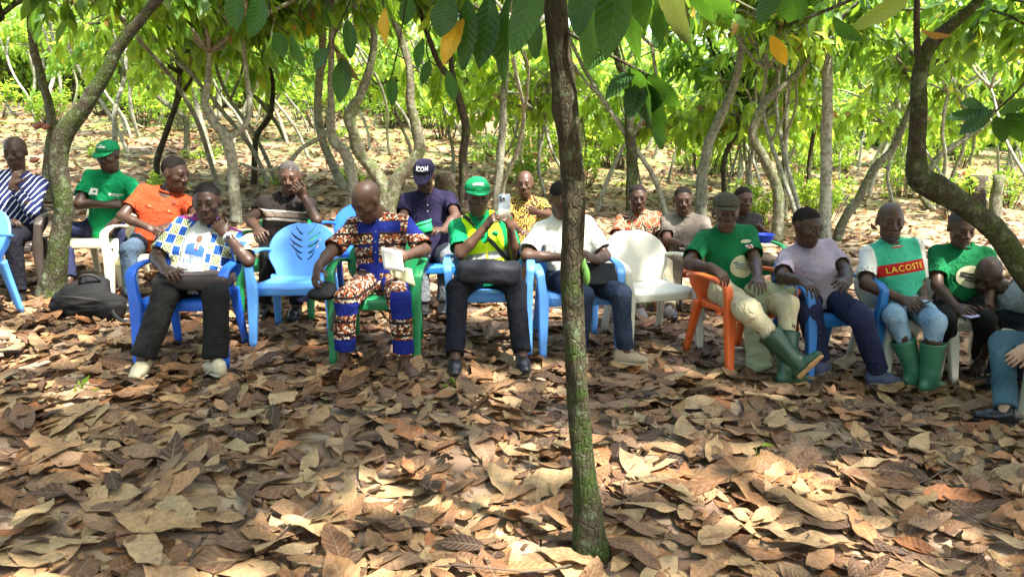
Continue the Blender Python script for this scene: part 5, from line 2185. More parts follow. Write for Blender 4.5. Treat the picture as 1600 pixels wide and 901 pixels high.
def denim(name, dark, light):
    m, nt, v, xyz, b = tc_mat(name)
    n1 = N_(nt, 'ShaderNodeTexNoise', i_Scale=5.0, i_Detail=6.0)
    nt.links.new(v, n1.inputs['Vector'])
    r = ramp(nt, [(.35, dark), (.7, light)])
    nt.links.new(n1.outputs['Fac'], r.inputs[0])
    nt.links.new(r.outputs[0], b.inputs['Base Color'])
    return m


M['jean_dark'] = denim('denim_dark', (.012, .017, .034), (.030, .042, .075))
M['jean_mid'] = denim('denim_mid', (.020, .034, .052), (.05, .075, .11))
M['jean_light'] = denim('denim_faded', (.09, .16, .25), (.33, .45, .55))
M['jean_teal'] = denim('denim_teal', (.03, .065, .09), (.07, .13, .17))

# navy shirt with white stripes
m, nt, v, xyz, b = tc_mat('cloth_striped_navy')
no = N_(nt, 'ShaderNodeTexNoise', i_Scale=5.0)
nt.links.new(v, no.inputs['Vector'])
q = math_(nt, 'ADD', math_(nt, 'MULTIPLY', xyz[0], 1.0), math_(nt, 'MULTIPLY', xyz[2], .55))
q = math_(nt, 'MULTIPLY_ADD', no.outputs['Fac'], .05, q)
fr = math_(nt, 'FRACT', math_(nt, 'MULTIPLY', q, 24.0))
nt.links.new(mixc(nt, math_(nt, 'LESS_THAN', fr, .24), (.012, .018, .075), (.58, .60, .66)), b.inputs['Base Color'])
M['striped'] = m

# brown polo with pale chest bands
m, nt, v, xyz, b = tc_mat('cloth_brown_banded')
f1 = band(nt, xyz[2], .285, .30)
f2 = band(nt, xyz[2], .245, .28)
f3 = band(nt, xyz[2], .215, .235)
c = mixc(nt, f1, (.014, .010, .009), (.38, .34, .29))
c = mixc(nt, f2, c, (.17, .125, .10))
c = mixc(nt, f3, c, (.34, .30, .26))
nt.links.new(c, b.inputs['Base Color'])
M['banded'] = m


# printed wax cotton: white and rust flecks on dark brown, with plain royal-blue blocks
def wax(name, blocks):
    m, nt, v, xyz, b = tc_mat(name)
    vo = N_(nt, 'ShaderNodeTexVoronoi', i_Scale=88.0)
    nt.links.new(v, vo.inputs['Vector'])
    w = N_(nt, 'ShaderNodeTexVoronoi', i_Scale=120.0, feature='DISTANCE_TO_EDGE')
    nt.links.new(v, w.inputs['Vector'])
    sx = N_(nt, 'ShaderNodeSeparateColor')
    nt.links.new(vo.outputs['Color'], sx.inputs[0])
    r = ramp(nt, [(0, (.020, .009, .008)), (.30, (.36, .085, .022)), (.62, (.66, .56, .42)), (.86, (.10, .03, .02))], 'CONSTANT')
    nt.links.new(sx.outputs[0], r.inputs[0])
    rows = math_(nt, 'FRACT', math_(nt, 'MULTIPLY', xyz[2], 13.0))
    dark = math_(nt, 'LESS_THAN', rows, .22)
    c = mixc(nt, dark, r.outputs[0], (.02, .012, .012))
    c = mixc(nt, math_(nt, 'LESS_THAN', w.outputs[0], .06), c, (.022, .01, .01))
    f = None
    for (x0, x1, z0, z1) in blocks:
        g = math_(nt, 'MULTIPLY', band(nt, xyz[0], x0, x1), band(nt, xyz[2], z0, z1))
        f = g if f is None else math_(nt, 'MAXIMUM', f, g)
    c = mixc(nt, f, c, (.007, .014, .135))
    nt.links.new(c, b.inputs['Base Color'])
    return m


M['wax_top'] = wax('cloth_wax_print_top', [(-.16, .13, .325, .395), (-.02, .02, .0, .42), (-.13, .13, .05, .12), (-.34, -.21, .30, .5), (.03, .12, .225, .24)])
M['wax_pants'] = wax('cloth_wax_print_trousers', [(.04, .4, -.10, -.02), (-.4, .4, -.345, -.255), (-.4, -.17, -.12, .05), (-.08, .0, -.02, .06)])

# blue and yellow block print with a violet yoke
m, nt, v, xyz, b = tc_mat('cloth_block_print')
gx = math_(nt, 'MULTIPLY', xyz[0], 20.0)
gzz = math_(nt, 'MULTIPLY', xyz[2], 15.0)
par = math_(nt, 'MODULO', math_(nt, 'ADD', math_(nt, 'FLOOR', gx), math_(nt, 'ADD', math_(nt, 'FLOOR', gzz), 100.0)), 2.0)
str_ = math_(nt, 'LESS_THAN', math_(nt, 'FRACT', math_(nt, 'MULTIPLY', gx, 5.0)), .3)
blue = mixc(nt, str_, (.02, .10, .42), (.012, .018, .12))
ha = math_(nt, 'LESS_THAN', math_(nt, 'FRACT', math_(nt, 'MULTIPLY', math_(nt, 'ADD', gx, gzz), 3.0)), .3)
hb = math_(nt, 'LESS_THAN', math_(nt, 'FRACT', math_(nt, 'MULTIPLY', math_(nt, 'SUBTRACT', gx, gzz), 3.0)), .3)
yel = mixc(nt, math_(nt, 'MAXIMUM', ha, hb), (.66, .66, .24), (.02, .05, .10))
c = mixc(nt, par, blue, yel)
ex = math_(nt, 'LESS_THAN', math_(nt, 'FRACT', gx), .12)
ez = math_(nt, 'LESS_THAN', math_(nt, 'FRACT', gzz), .12)
c = mixc(nt, math_(nt, 'MAXIMUM', ex, ez), c, (.60, .62, .50))
yo = math_(nt, 'GREATER_THAN', xyz[2], .385)
nz = N_(nt, 'ShaderNodeTexNoise', i_Scale=9.0)
nt.links.new(v, nz.inputs['Vector'])
ry = ramp(nt, [(.35, (.04, .08, .38)), (.5, (.22, .012, .06)), (.62, (.09, .03, .24))])
nt.links.new(nz.outputs['Fac'], ry.inputs[0])
M['block'] = None
c = mixc(nt, yo, c, ry.outputs[0])
nt.links.new(c, b.inputs['Base Color'])
M['block'] = m


def maze(name, c_bg, c_line, c_fill, sc, w):
    m, nt, v, xyz, b = tc_mat(name)
    vo = N_(nt, 'ShaderNodeTexVoronoi', i_Scale=sc, feature='DISTANCE_TO_EDGE', distance='EUCLIDEAN')
    nt.links.new(v, vo.inputs['Vector'])
    r = ramp(nt, [(0, c_bg), (w, c_line), (w * 2.2, c_bg), (w * 3.4, c_fill)], 'CONSTANT')
    nt.links.new(vo.outputs[0], r.inputs[0])
    nt.links.new(r.outputs[0], b.inputs['Base Color'])
    return m


M['maze_red'] = maze('cloth_rust_maze_print', (.028, .012, .010), (.46, .33, .20), (.36, .058, .026), 15.0, .06)
M['maze_yellow'] = maze('cloth_ochre_print', (.045, .018, .012), (.55, .40, .07), (.20, .05, .02), 19.0, .09)

# green tee with white sleeves and a red chest band
m, nt, v, xyz, b = tc_mat('cloth_green_red_band')
no = N_(nt, 'ShaderNodeTexNoise', i_Scale=7.0)
nt.links.new(v, no.inputs['Vector'])
grn = mixc(nt, no.outputs['Fac'], (.035, .30, .18), (.06, .42, .26))
c = mixc(nt, band(nt, xyz[2], .205, .285), grn, (.40, .018, .018))
c = mixc(nt, math_(nt, 'GREATER_THAN', math_(nt, 'ABSOLUTE', xyz[0]), .168), c, (.60, .58, .52))
nt.links.new(c, b.inputs['Base Color'])
M['banner'] = m

# ------------------------------------------------------------------ the gathering (left to right)
UPN, DN = (0, 0, 1), (0, 0, -1)
FR = (0, -1, 0)

J1 = person('p1', 'man in navy white-striped shirt resting chin on hand, far left by the mossy trunk', 6.5, 15, (28, 270), (24, 238), 8, 8, yaw=18, skin=0, hair=False,
            armL=dict(e=(50, 330, 'n'), w=(20, 288, 'n'), h=(30, 262, 'f'), n=(.3, .9, .2), curl=(.5, .5, .3)), armR=dict(e=(-30, 325, 'n'), w=(5, 345, 'n'), h=(25, 345, 'n')),
            top=dict(mat=M['striped'], sleeve=1.92, collar=True), bottom=dict(mat=M['navy_black']), shoes=dict(kind='shoe', mat=M['leather'], sole=M['sole_dark']), vox=1.2)

J2 = person('p2', 'man in green cap and green printed T-shirt with folded arms beside the mossy trunk', 6.95, 166, (174, 270), (169, 243), -6, 10, yaw=2, skin=0, lean=-.02, fat=-.015,
            armR=dict(e=(122, 318, 'n'), w=(172, 320, 'n'), h=(196, 318, 'n'), n=(0, .8, -.4)),
            armL=dict(e=(222, 322, 'n'), w=(176, 350, 'n'), h=(158, 378, 'n'), n=(0, .6, -.5), curl=(.3, .3, .3)),
            legR=dict(k=(98, 364), a=(108, 438)), legL=dict(k=(195, 364), a=(205, 440)),
            top=dict(mat=M['green_tee'], sleeve=.70, loose=1.1), bottom=dict(mat=M['navy_pants'], loose=1.1), shoes=dict(kind='sandal', mat=M['sandal']),
            cap=dict(mat=M['cap_green']), vox=1.2)
cap_marks(J2, 9, .085, .012, M['white_ink'], .084)
cap_marks(J2, 2, .018, .008, M['white_ink'], .098, 0)
patch(J2, 'emblem', M['white_ink'], -.085, .335, .05, .055)
patch(J2, 'emblem_mark', M['cap_green'], -.085, .335, .026, .016, 'disc', .006)
patch(J2, 'emblem', M['white_ink'], .045, .34, .022, .022, 'disc')
shirt_marks(J2, .102, .346, 10, .085, .009, M['white_ink'])
shirt_marks(J2, .088, .332, 9, .058, .008, M['white_ink'])
lettering(J2, 'D', -.03, .245, .05, M['white_ink'], bold=.001)
patch(J2, 'emblem', M['white_ink'], .06, .25, .07, .05, 'disc')

J3 = person('p3', 'man in orange buttoned T-shirt and dark jeans looking over his shoulder', 6.42, 240, (262, 297), (274, 271), 68, 12, yaw=12, skin=0, hs=1.08,
            armR=dict(e=(190, 338, 'n'), w=(232, 355, 'n'), h=(252, 364, 'n'), n=(.2, .3, -1)),
            armL=dict(e=(309, 338, 'n'), w=(268, 352, 'n'), h=(246, 358, 'n'), n=(-.2, .3, -1)),
            legR=dict(k=(200, 392), a=(207, 466), t=(200, 492)), legL=dict(k=(262, 394), a=(270, 468), t=(268, 490)),
            top=dict(mat=M['orange'], sleeve=.68, loose=1.08, scoop=1.2), bottom=dict(mat=M['jean_mid'], loose=1.0), shoes=dict(kind='shoe', mat=M['leather'], sole=M['sole_dark']), vox=1.1)
for sx in (-1, 1):
    patch(J3, 'pocket_flap', M['orange'], sx * .075, .285, .07, .026, off=.006)
    patch(J3, 'button', M['cream_ink'], sx * .075, .285, .009, .009, 'disc', .010, 4)
for q in range(3):
    patch(J3, 'button', M['brown_ink'], .0, .36 - .042 * q, .011, .011, 'disc', .008, 4)
patch(J3, 'placket', M['orange'], 0, .325, .028, .15, off=.005)
for kk, (a, bb) in enumerate(((.034, M['dark_ink']), (.027, M['orange']))):
    patch(J3, 'badge_ring', bb, .088, .36, a, a, 'disc', .005 + .0015 * kk)
for a in (90, 210, 330):
    patch(J3, 'badge_ray', M['dark_ink'], .088 + .007 * math.cos(math.radians(a)), .36 + .007 * math.sin(math.radians(a)), .004, .015, off=.009, n=3, rot=math.radians(a - 90))

J4 = person('p4', 'man in open blue and yellow block-print shirt over a white campaign T-shirt, hand at mouth', 5.08, 305, (329, 347), (323, 316), 10, 6, yaw=4, skin=0, s=1.0, fat=.012,
            armR=dict(e=(243, 402, 'n'), w=(258, 422, 'n'), h=(270, 426, 'n'), n=(.2, .3, -1), curl=(.6, .7, .4)),
            armL=dict(e=(388, 408, 'n'), w=(353, 366, 'f'), h=(331, 340, 'n'), n=(-.5, .8, .2), curl=(.8, .9, .6)),
            legR=dict(k=(258, 462), a=(222, 562)), legL=dict(k=(338, 464), a=(338, 564), t=(331, 588)),
            top=dict(mat=M['block'], sleeve=.85, loose=1.14, vneck=.0), bottom=dict(mat=M['black_pants'], loose=1.16, hem=1.15), shoes=dict(kind='shoe', mat=M['beige_shoe'], sole=M['sole_pale'], laces=M['sole_dark']))
# white campaign T-shirt in the open front
rows = []
for a in np.linspace(0, 1, 18):
    rows.append([(-.012 + (q - .5) * (.075 + .085 * sstep(0, .35, a)), .425 - .36 * a) for q in np.linspace(0, 1, 11)])
P = project(J4, np.array(rows).reshape(-1, 2), .007).reshape(18, 11, 3)
V, Fq = sheet(P, .004)
obj('undershirt', V, Fq, cloth('cloth_grey_white', (.42, .43, .42), var=.08), J4['root'])
patch(J4, 'portrait_suit', M['blue_ink'], -.005, .200, .118, .060, 'rect', .012)
patch(J4, 'portrait_shoulders', M['blue_ink'], -.005, .226, .100, .040, 'disc', .0115)
patch(J4, 'portrait_shirt', M['white_ink'], .003, .237, .026, .045, 'rect', .0135)
patch(J4, 'portrait_tie', M['red_ink'], .003, .228, .010, .045, 'rect', .015, 4)
patch(J4, 'portrait_face', M['brown_ink'], .003, .278, .038, .050, 'disc', .0145)
lettering(J4, 'VOTE', .015, .155, .036, M['slate_ink'], off=.014, bold=.0006)
lettering(J4, 'EVE', -.035, .128, .040, M['slate_ink'], off=.014, bold=.001)
shirt_marks(J4, .052, .118, 6, .050, .012, M['slate_ink'], .014)
for q in range(3):
    patch(J4, 'button', M['dark_ink'], -.092, .34 - .085 * q, .014, .014, 'disc', .008, 4)
for sx in (-1, 1):                                            # turned-out collar
    rows = [[pt(J4, -sx * (.052 + .03 * q + .02 * a), .455 - .075 * a - .02 * q, .075 + .035 * a + .012) for q in np.linspace(0, 1, 5)] for a in np.linspace(0, 1, 6)]
    V, Fq = sheet(np.array(rows), .005)
    obj('collar', V, Fq, M['block'], J4['root'], attrs={'tc': np.stack([(V - J4['hc']) @ J4['right'], (V - J4['hc']) @ J4['fw'], (V - J4['hc']) @ J4['u']], -1)})
w, d = J4['wrL'], nrm(J4['elL'] - J4['wrL'])
u_ = nrm(np.cross(d, (0, 1, 0)))
v_ = np.cross(d, u_)
wp = w + d * .025
V, Fq = rsweep(np.array([wp + u_ * .033 * math.cos(a) + v_ * .033 * math.sin(a) for a in np.linspace(0, 2 * math.pi, 24)]), .020, .006, d, .5, 8)
wt = obj('watch', V, Fq, M['steel'], J4['root'])
fc = wp + nrm(CAM - wp) * .037
T_ = nrm(CAM - wp)
V, Fq = tube([fc - T_ * .004, fc + T_ * .006], [.021, .019], 18)
obj('watch_case', V, Fq, M['steel'], wt, origin=np.array(J4['root'].location))
V, Fq = tube([fc + T_ * .0062, fc + T_ * .0072], [.015, .015], 18)
obj('watch_dial', V, Fq, M['dark_ink'], wt, origin=np.array(J4['root'].location))

J5 = person('p5', 'man in brown polo with pale chest bands behind the sky-blue chair', 6.25, 443, (448, 305), (452, 277), 8, 8, yaw=2, skin=1, hair='grey',
            armR=dict(e=(391, 344, 'n'), w=(402, 358, 'n'), h=(405, 370, 'n'), n=(.3, .3, -1), curl=(.5, .6, .4)),
            armL=dict(e=(495, 344, 'n'), w=(474, 306, 'f'), h=(463, 292, 'n'), n=(-.5, .8, .1), curl=(.7, .9, .6)),
            legR=dict(k=(420, 402), a=(412, 476)), legL=dict(k=(468, 402), a=(462, 478)),
            top=dict(mat=M['banded'], sleeve=.62, collar=True), bottom=dict(mat=M['black_pants']), shoes=dict(kind='shoe', mat=M['leather'], sole=M['sole_dark']), vox=1.15)
mb = MB()
for sx in (-1, 1):
    c0 = J5['head'] + J5['HR'] @ (np.array([sx * .032, .075, .098]))
    pts = [c0 + J5['HR'] @ np.array([.024 * math.cos(a), .012 * math.sin(a), .016 * math.sin(a)]) for a in np.linspace(0, 2 * math.pi, 15)]
    mb.add(*tube(pts, .0022, 6, cap=False))
V, Fq = mb.get()
obj('eyeglasses', V, Fq, M['dark_ink'], J5['root'])

J6 = person('p6', 'man in blue and rust wax-print tunic and trousers looking down, on green chair', 5.22, 596, (592, 336), (573, 314), -38, 32, 0, yaw=-4, skin=1, hair=False, headfar=False, eyes=False, hs=1.03,
            armR=dict(e=(518, 392, 'n'), w=(497, 418, 'n'), h=(491, 440, 'n'), n=(.5, .5, -.3), curl=(.3, .5, .4)),
            armL=dict(e=(664, 391, 'n'), w=(634, 399, 'n'), h=(612, 400, 'n'), n=(0, .9, -.4), curl=(.5, .7, .5)),
            legR=dict(k=(541, 467), a=(538, 553), t=(533, 585)), legL=dict(k=(624, 468), a=(632, 560), t=(638, 592)),
            top=dict(mat=M['wax_top'], sleeve=.92, loose=1.22, hem=.13, scoop=.4), bottom=dict(mat=M['wax_pants'], loose=1.12, end=.93, hem=1.05), shoes=dict(kind='sandal', mat=M['sandal']))
for q in range(4):
    patch(J6, 'button', M['slate_ink'], 0, .40 - .07 * q, .011, .011, 'disc', .006, 4)

J7 = person('p7', 'man in navy polo and lettered navy cap looking down, in front of the forked trunk', 6.5, 672, (668, 299), (663, 274), -4, 22, yaw=4, skin=1,
            armR=dict(e=(628, 346, 'n'), w=(655, 362, 'n'), h=(668, 360, 'n'), n=(0, .4, -1)), armL=dict(e=(712, 338, 'n'), w=(692, 360, 'n'), h=(676, 358, 'n'), n=(0, .5, -1), curl=(.5, .6, .5)),
            legR=dict(k=(658, 404), a=(662, 474)), legL=dict(k=(697, 402), a=(692, 472)),
            top=dict(mat=M['navy_polo'], sleeve=.66, loose=1.1, collar=True), bottom=dict(mat=M['grey_pants']), shoes=dict(kind='shoe', mat=M['leather'], sole=M['sole_dark']),
            cap=dict(mat=M['cap_navy'], droop=.35), vox=1.15)
cap_lettering(J7, 'ICON', .038, M['white_ink'], .085, spacing=1.1, bold=.001)
for q in range(2):
    patch(J7, 'button', M['white_ink'], 0, .385 - .05 * q, .009, .009, 'disc', .005, 4)

J8 = person('p8', 'man in green cap and lime safety vest photographing with a phone', 5.58, 764, (748, 336), (746, 306), 8, 4, yaw=6, skin=1, hs=1.03,
            armR=dict(e=(719, 398, 'n'), w=(760, 353, 'n'), h=(775, 336, 'n'), n=(.9, .2, .1), curl=(.7, .8, .5)),
            armL=dict(e=(804, 400, 'n'), w=(797, 354, 'n'), h=(787, 334, 'n'), n=(-.9, .2, .1), curl=(.7, .8, .5)),
            legR=dict(k=(715, 452), a=(711, 558), t=(711, 592)), legL=dict(k=(805, 450), a=(816, 554), t=(820, 590)),
            top=dict(mat=M['green_tee'], sleeve=.78, loose=1.18), bottom=dict(mat=M['navy_black'], loose=1.12), shoes=dict(kind='shoe', mat=M['leather'], sole=M['sole_dark']),
            cap=dict(mat=M['cap_green'], droop=.12))
cap_marks(J8, 8, .075, .014, M['white_ink'], .088)
J = J8
hc, u, right, fw, nk = J['hc'], J['u'], J['right'], J['fw'], J['neck']
ops = [('u', cone(hc - u * .02 + fw * .012, hc + u * .24, (.184, .142), (.180, .136), side=right), .03),
       ('u', cone(hc + u * .22, nk - u * .06, (.180, .136), (.150, .108), side=right), .04),
       ('u', cone(nk - u * .06 - right * .09, nk - u * .06 + right * .09, .056, .056), .04),
       ('s', cone(nk - u * .20 + fw * .13, nk + u * .06 + fw * .05, .020, .085), .006),
       ('s', cone(nk - u * .10, nk + u * .1, .07, .085), .006),
       ('p', (hc - u * .02, -u), 0)]
for t, sd in (('R', 1), ('L', -1)):
    ops.append(('s', cone(nk + right * sd * .205 + u * .05, nk + right * sd * .20 - u * .22, .062, .050), .01))
V, Fq = solid(ops, .010)
V = folds(V, Fq, .004, 22, 41)
ve = obj('safety_vest', V, Fq, M['vest'], J['root'])
J['bvh'] = BVHTree.FromPolygons(V.tolist(), Fq.tolist())
for cz_ in (.125,):
    for sx in (-1, 1):
        patch(J, 'reflective_band', M['silver'], sx * .082, cz_ + .01, .145, .05, off=.004, n=13)
patch(J, 'zip', M['yellow_ink'], 0, .14, .008, .28, off=.005, n=12)
patch(J, 'emblem', M['cap_green'], .085, .285, .05, .036, 'disc', .005)
# shoulder strap of the satchel
rows = []
for a in np.linspace(0, 1, 26):
    rows.append([(-.11 + .26 * a + dx, .45 - .37 * a + dx * .7) for dx in (-.011, 0, .011)])
P = project(J, np.array(rows).reshape(-1, 2), .011).reshape(26, 3, 3)
V, Fq = sheet(P, .004)
STRAP8 = (V, Fq)

J9 = person('p9', 'man in ochre and brown printed shirt with hand on chest, far behind the vest wearer', 7.9, 820, (822, 308), (820, 287), -8, 2, yaw=0, skin=1, hair=False, hipz=.42,
            armL=dict(e=(858, 336, 'n'), w=(838, 331, 'n'), h=(826, 328, 'n'), n=(0, 1, 0)), armR=dict(e=(795, 346, 'n'), w=(812, 360, 'n'), h=(822, 362, 'n')),
            top=dict(mat=M['maze_yellow'], sleeve=.75, collar=True), bottom=dict(mat=M['brown_pants']), vox=1.3, shoes=dict(kind='shoe', mat=M['leather'], sole=M['sole_dark']))

J10 = person('p10', 'man in white T-shirt and dark jeans writing on a folder, partly behind the foreground trunk', 5.6, 893, (878, 340), (877, 311), 22, 28, 0, yaw=8, skin=1, hs=1.0, eyes=False,
             armR=dict(e=(822, 400, 'n'), w=(884, 402, 'n'), h=(906, 404, 'n'), n=(.1, .6, -.7), curl=(.4, .5, .3)),
             armL=dict(e=(946, 400, 'n'), w=(930, 406, 'n'), h=(914, 398, 'n'), n=(-.3, .6, -.6), curl=(.6, .8, .5)),
             legR=dict(k=(912, 462), a=(905, 545)), legL=dict(k=(970, 460), a=(977, 548), t=(1004, 576)),
             top=dict(mat=M['white_tee'], sleeve=.82, loose=1.25, amp=.010), bottom=dict(mat=M['jean_dark'], loose=1.05), shoes=dict(kind='shoe', mat=M['tan_shoe'], sole=M['sole_pale'], laces=M['sole_pale']))

J11 = person('p11', 'man in rust and black maze-print shirt sitting behind the empty white chair', 7.35, 1003, (998, 331), (996, 309), 0, 4, yaw=6, skin=0,
             armL=dict(e=(1035, 374, 'n'), w=(1032, 398, 'n'), h=(1028, 408, 'n')), armR=dict(e=(962, 372, 'n'), w=(978, 395, 'n'), h=(985, 402, 'n')),
             legR=dict(k=(1000, 412), a=(1000, 480)), legL=dict(k=(1040, 414), a=(1046, 482), t=(1053, 500)),
             top=dict(mat=M['maze_red'], sleeve=.8, loose=1.1), bottom=dict(mat=M['khaki']), vox=1.2, shoes=dict(kind='shoe', mat=M['grey_shoe'], sole=M['sole_dark']))

J12 = person('p12', 'man in faded grey-brown T-shirt sitting behind the white and orange chairs', 7.25, 1070, (1070, 336), (1067, 313), -6, 4, yaw=-4, skin=1,
             armR=dict(e=(1042, 376, 'n'), w=(1065, 382, 'n'), h=(1078, 382, 'n')), armL=dict(e=(1108, 376, 'n'), w=(1090, 388, 'n'), h=(1080, 392, 'n')),
             legR=dict(k=(1055, 416), a=(1050, 480)), legL=dict(k=(1090, 416), a=(1092, 480)),
             top=dict(mat=M['greybrown'], sleeve=.7, loose=1.1), bottom=dict(mat=M['brown_pants']), vox=1.2, shoes=dict(kind='shoe', mat=M['leather'], sole=M['sole_dark']))

J13 = person('p13', 'man in olive cap, dark green printed T-shirt, khaki trousers and rubber boots on orange chair', 5.42, 1147, (1132, 355), (1134, 331), -4, 4, yaw=10, skin=1, s=1.0, hs=1.02, torso=.49,
             armR=dict(e=(1075, 412, 'n'), w=(1114, 419, 'n'), h=(1136, 436, 'n'), n=(.1, .3, -1), curl=(.5, .5, .3)),
             armL=dict(e=(1180, 410, 'n'), w=(1184, 434, 'n'), h=(1189, 447, 'n'), n=(0, .4, -1)),
             legR=dict(k=(1186, 498), a=(1244, 566), ah=.19, tv=(.50, -.12, .62), up=(-.55, .62, .50)), legL=dict(k=(1230, 478), a=(1230, 580), t=(1262, 606)),
             top=dict(mat=M['dkgreen_tee'], sleeve=.74, loose=1.2, amp=.009, hem=.10), bottom=dict(mat=M['khaki'], loose=1.2, amp=.011, end=.54, hem=.68), shoes=dict(kind='boot', mat=M['boot_dk'], sole=M['sole_tan'], h=.25),
             cap=dict(mat=M['cap_olive'], brim=.055, droop=.16))
patch(J13, 'print_disc', M['cream_ink'], .025, .165, .175, .155, 'disc', .005, 10)
for q, (x, z, w_, h_, r_) in enumerate(((.02, .185, .13, .006, -.25), (.03, .165, .12, .006, -.35), (.02, .15, .10, .005, -.3), (-.02, .20, .03, .012, 0))):
    patch(J13, 'print_stroke', M['slate_ink'], x, z, w_, h_, off=.008, n=7, rot=r_)
patch(J13, 'emblem', M['cream_ink'], .085, .335, .06, .026, 'disc', .005)
patch(J13, 'flag_print', M['white_ink'], .085, .295, .035, .024, off=.005, n=5)
patch(J13, 'flag_cross', M['red_ink'], .085, .295, .035, .007, off=.008, n=5)
patch(J13, 'flag_cross', M['red_ink'], .085, .295, .007, .024, off=.0085, n=5)

J14 = person('p14', 'youth in black T-shirt eating from a blue bowl, behind the man in the olive cap', 7.7, 1162, (1157, 334), (1162, 312), 10, 4, yaw=14, skin=1,
             armL=dict(e=(1186, 372, 'n'), w=(1186, 362, 'n'), h=(1192, 352, 'n'), n=(-.6, 0, -.6)), armR=dict(e=(1140, 372, 'n'), w=(1165, 382, 'n'), h=(1185, 378, 'n'), n=(.3, .2, 1)),
             top=dict(mat=M['black_tee'], sleeve=.7), bottom=dict(mat=M['brown_pants']), vox=1.3, shoes=dict(kind='shoe', mat=M['leather'], sole=M['sole_dark']))

J15 = person('p15', 'heavy-set man in lavender polo and navy trousers leaning back on blue chair', 5.38, 1280, (1257, 381), (1261, 354), 26, 10, 0, yaw=16, skin=0, s=1.02, fat=.02, belly=.03, hs=1.0, jaw=1.1,
             armR=dict(e=(1222, 434, 'n'), w=(1254, 440, 'n'), h=(1272, 452, 'n'), n=(0, .3, -1), curl=(.5, .5, .3)),
             armL=dict(e=(1322, 424, 'n'), w=(1324, 438, 'n'), h=(1316, 446, 'n'), n=(-.1, .5, -1), curl=(.3, .3, .2)),
             legR=dict(k=(1264, 484), a=(1282, 564), t=(1291, 585)), legL=dict(k=(1345, 496), a=(1372, 580), t=(1402, 610)),
             top=dict(mat=M['lav'], sleeve=.74, loose=1.12, collar=True), bottom=dict(mat=M['navy_pants'], loose=1.15), shoes=dict(kind='shoe', mat=M['blue_shoe'], sole=M['grey_shoe'], laces=M['leather']))

J16 = person('p16', 'man in green, red and white lettered T-shirt, faded jeans and green rubber boots', 5.40, 1408, (1391, 377), (1391, 346), -10, 3, 0, yaw=4, skin=1, hair=False, beard=True, hs=1.02,
             armR=dict(e=(1352, 444, 'n'), w=(1412, 468, 'n'), h=(1432, 478, 'n'), n=(.3, .6, -.6), curl=(.5, .6, .4)),
             armL=dict(e=(1438, 450, 'n'), w=(1444, 470, 'n'), h=(1432, 480, 'n'), n=(-.4, .6, -.5), curl=(.5, .6, .4)),
             legR=dict(k=(1398, 496), a=(1430, 584), t=(1440, 612)), legL=dict(k=(1462, 506), a=(1452, 592), t=(1492, 614)),
             top=dict(mat=M['banner'], band=False, sleeve=.78, loose=1.15), bottom=dict(mat=M['jean_light'], loose=1.10, end=.54, hem=.68), shoes=dict(kind='boot', mat=M['boot_lt'], sole=M['sole_tan'], h=.24))
lettering(J16, 'LACOSTE', .012, .243, .058, M['yellow_ink'], spacing=1.15, bold=.0004)
nk, u, fw, right = J16['neck'], J16['u'], J16['fw'], J16['right']
for nm, mt, rr in (('neck_trim', M['white_ink'], .066), ('neck_trim', M['red_ink'], .073)):
    pts = [nk - u * (.012 + .028 * (1 - math.cos(a)) * .5 + (.006 if mt is M['red_ink'] else 0)) + right * rr * math.sin(a) - fw * rr * .92 * math.cos(a) + fw * .012 for a in np.linspace(0, 2 * math.pi, 30)]
    V, Fq = tube(pts, .0055, 6, cap=False)
    obj(nm, V, Fq, mt, J16['root'])

J17 = person('p17', 'man in dark green T-shirt with a round print with a phone, under crooked trunk', 5.52, 1500, (1503, 383), (1502, 356), -2, 14, 0, yaw=-4, skin=1, hair='grey', beard=True,
             armR=dict(e=(1464, 446, 'n'), w=(1494, 480, 'n'), h=(1512, 490, 'n'), n=(.4, .5, -.4), curl=(.5, .6, .4)),
             armL=dict(e=(1548, 446, 'n'), w=(1544, 482, 'n'), h=(1530, 490, 'n'), n=(-.3, .4, .6), curl=(.4, .5, .3)),
             legR=dict(k=(1478, 500), a=(1484, 562), t=(1482, 582)), legL=dict(k=(1540, 500), a=(1530, 560)),
             top=dict(mat=M['dkgreen_tee'], sleeve=.72, loose=1.15), bottom=dict(mat=M['black_pants']), shoes=dict(kind='shoe', mat=M['sole_pale'], sole=M['sole_dark']), vox=1.1)
patch(J17, 'print_disc', M['cream_ink'], .01, .185, .20, .16, 'disc', .005, 10)
for q, (x, z, w_, h_, r_) in enumerate(((.01, .20, .15, .012, -.2), (.0, .175, .14, .014, -.3), (.02, .15, .11, .010, -.25))):
    patch(J17, 'print_stroke', M['dark_ink'], x, z, w_, h_, off=.008, n=7, rot=r_)

J18 = person('p18', 'man in grey shirt bent far forward reaching to the leaves, under the crooked trunk', 5.15, 1640, (1580, 456), (1541, 428), -55, 30, 8, yaw=-52, pelvis_yaw=-40, skin=0, torso=.5, neckfar=False, headfar=False, eyes=False, hair=False,
             armR=dict(e=(1556, 516, 'n'), w=(1534, 562, 'f'), h=(1522, 582, 'n'), n=(.5, .5, .2), curl=(.4, .6, .4)),
             armL=dict(e=(1620, 520, 'n'), w=(1600, 540, 'n'), h=(1590, 545, 'n')),
             legR=dict(k=(1568, 500), a=(1556, 588), t=(1538, 612)), legL=dict(k=(1600, 505), a=(1600, 600)),
             top=dict(mat=M['greyshirt'], sleeve=.7, loose=1.1, collar=True, collar_mat=M['khaki']), bottom=dict(mat=M['navy_black']), shoes=dict(kind='shoe', mat=M['leather'], sole=M['sole_dark'], laces=M['white_ink']))

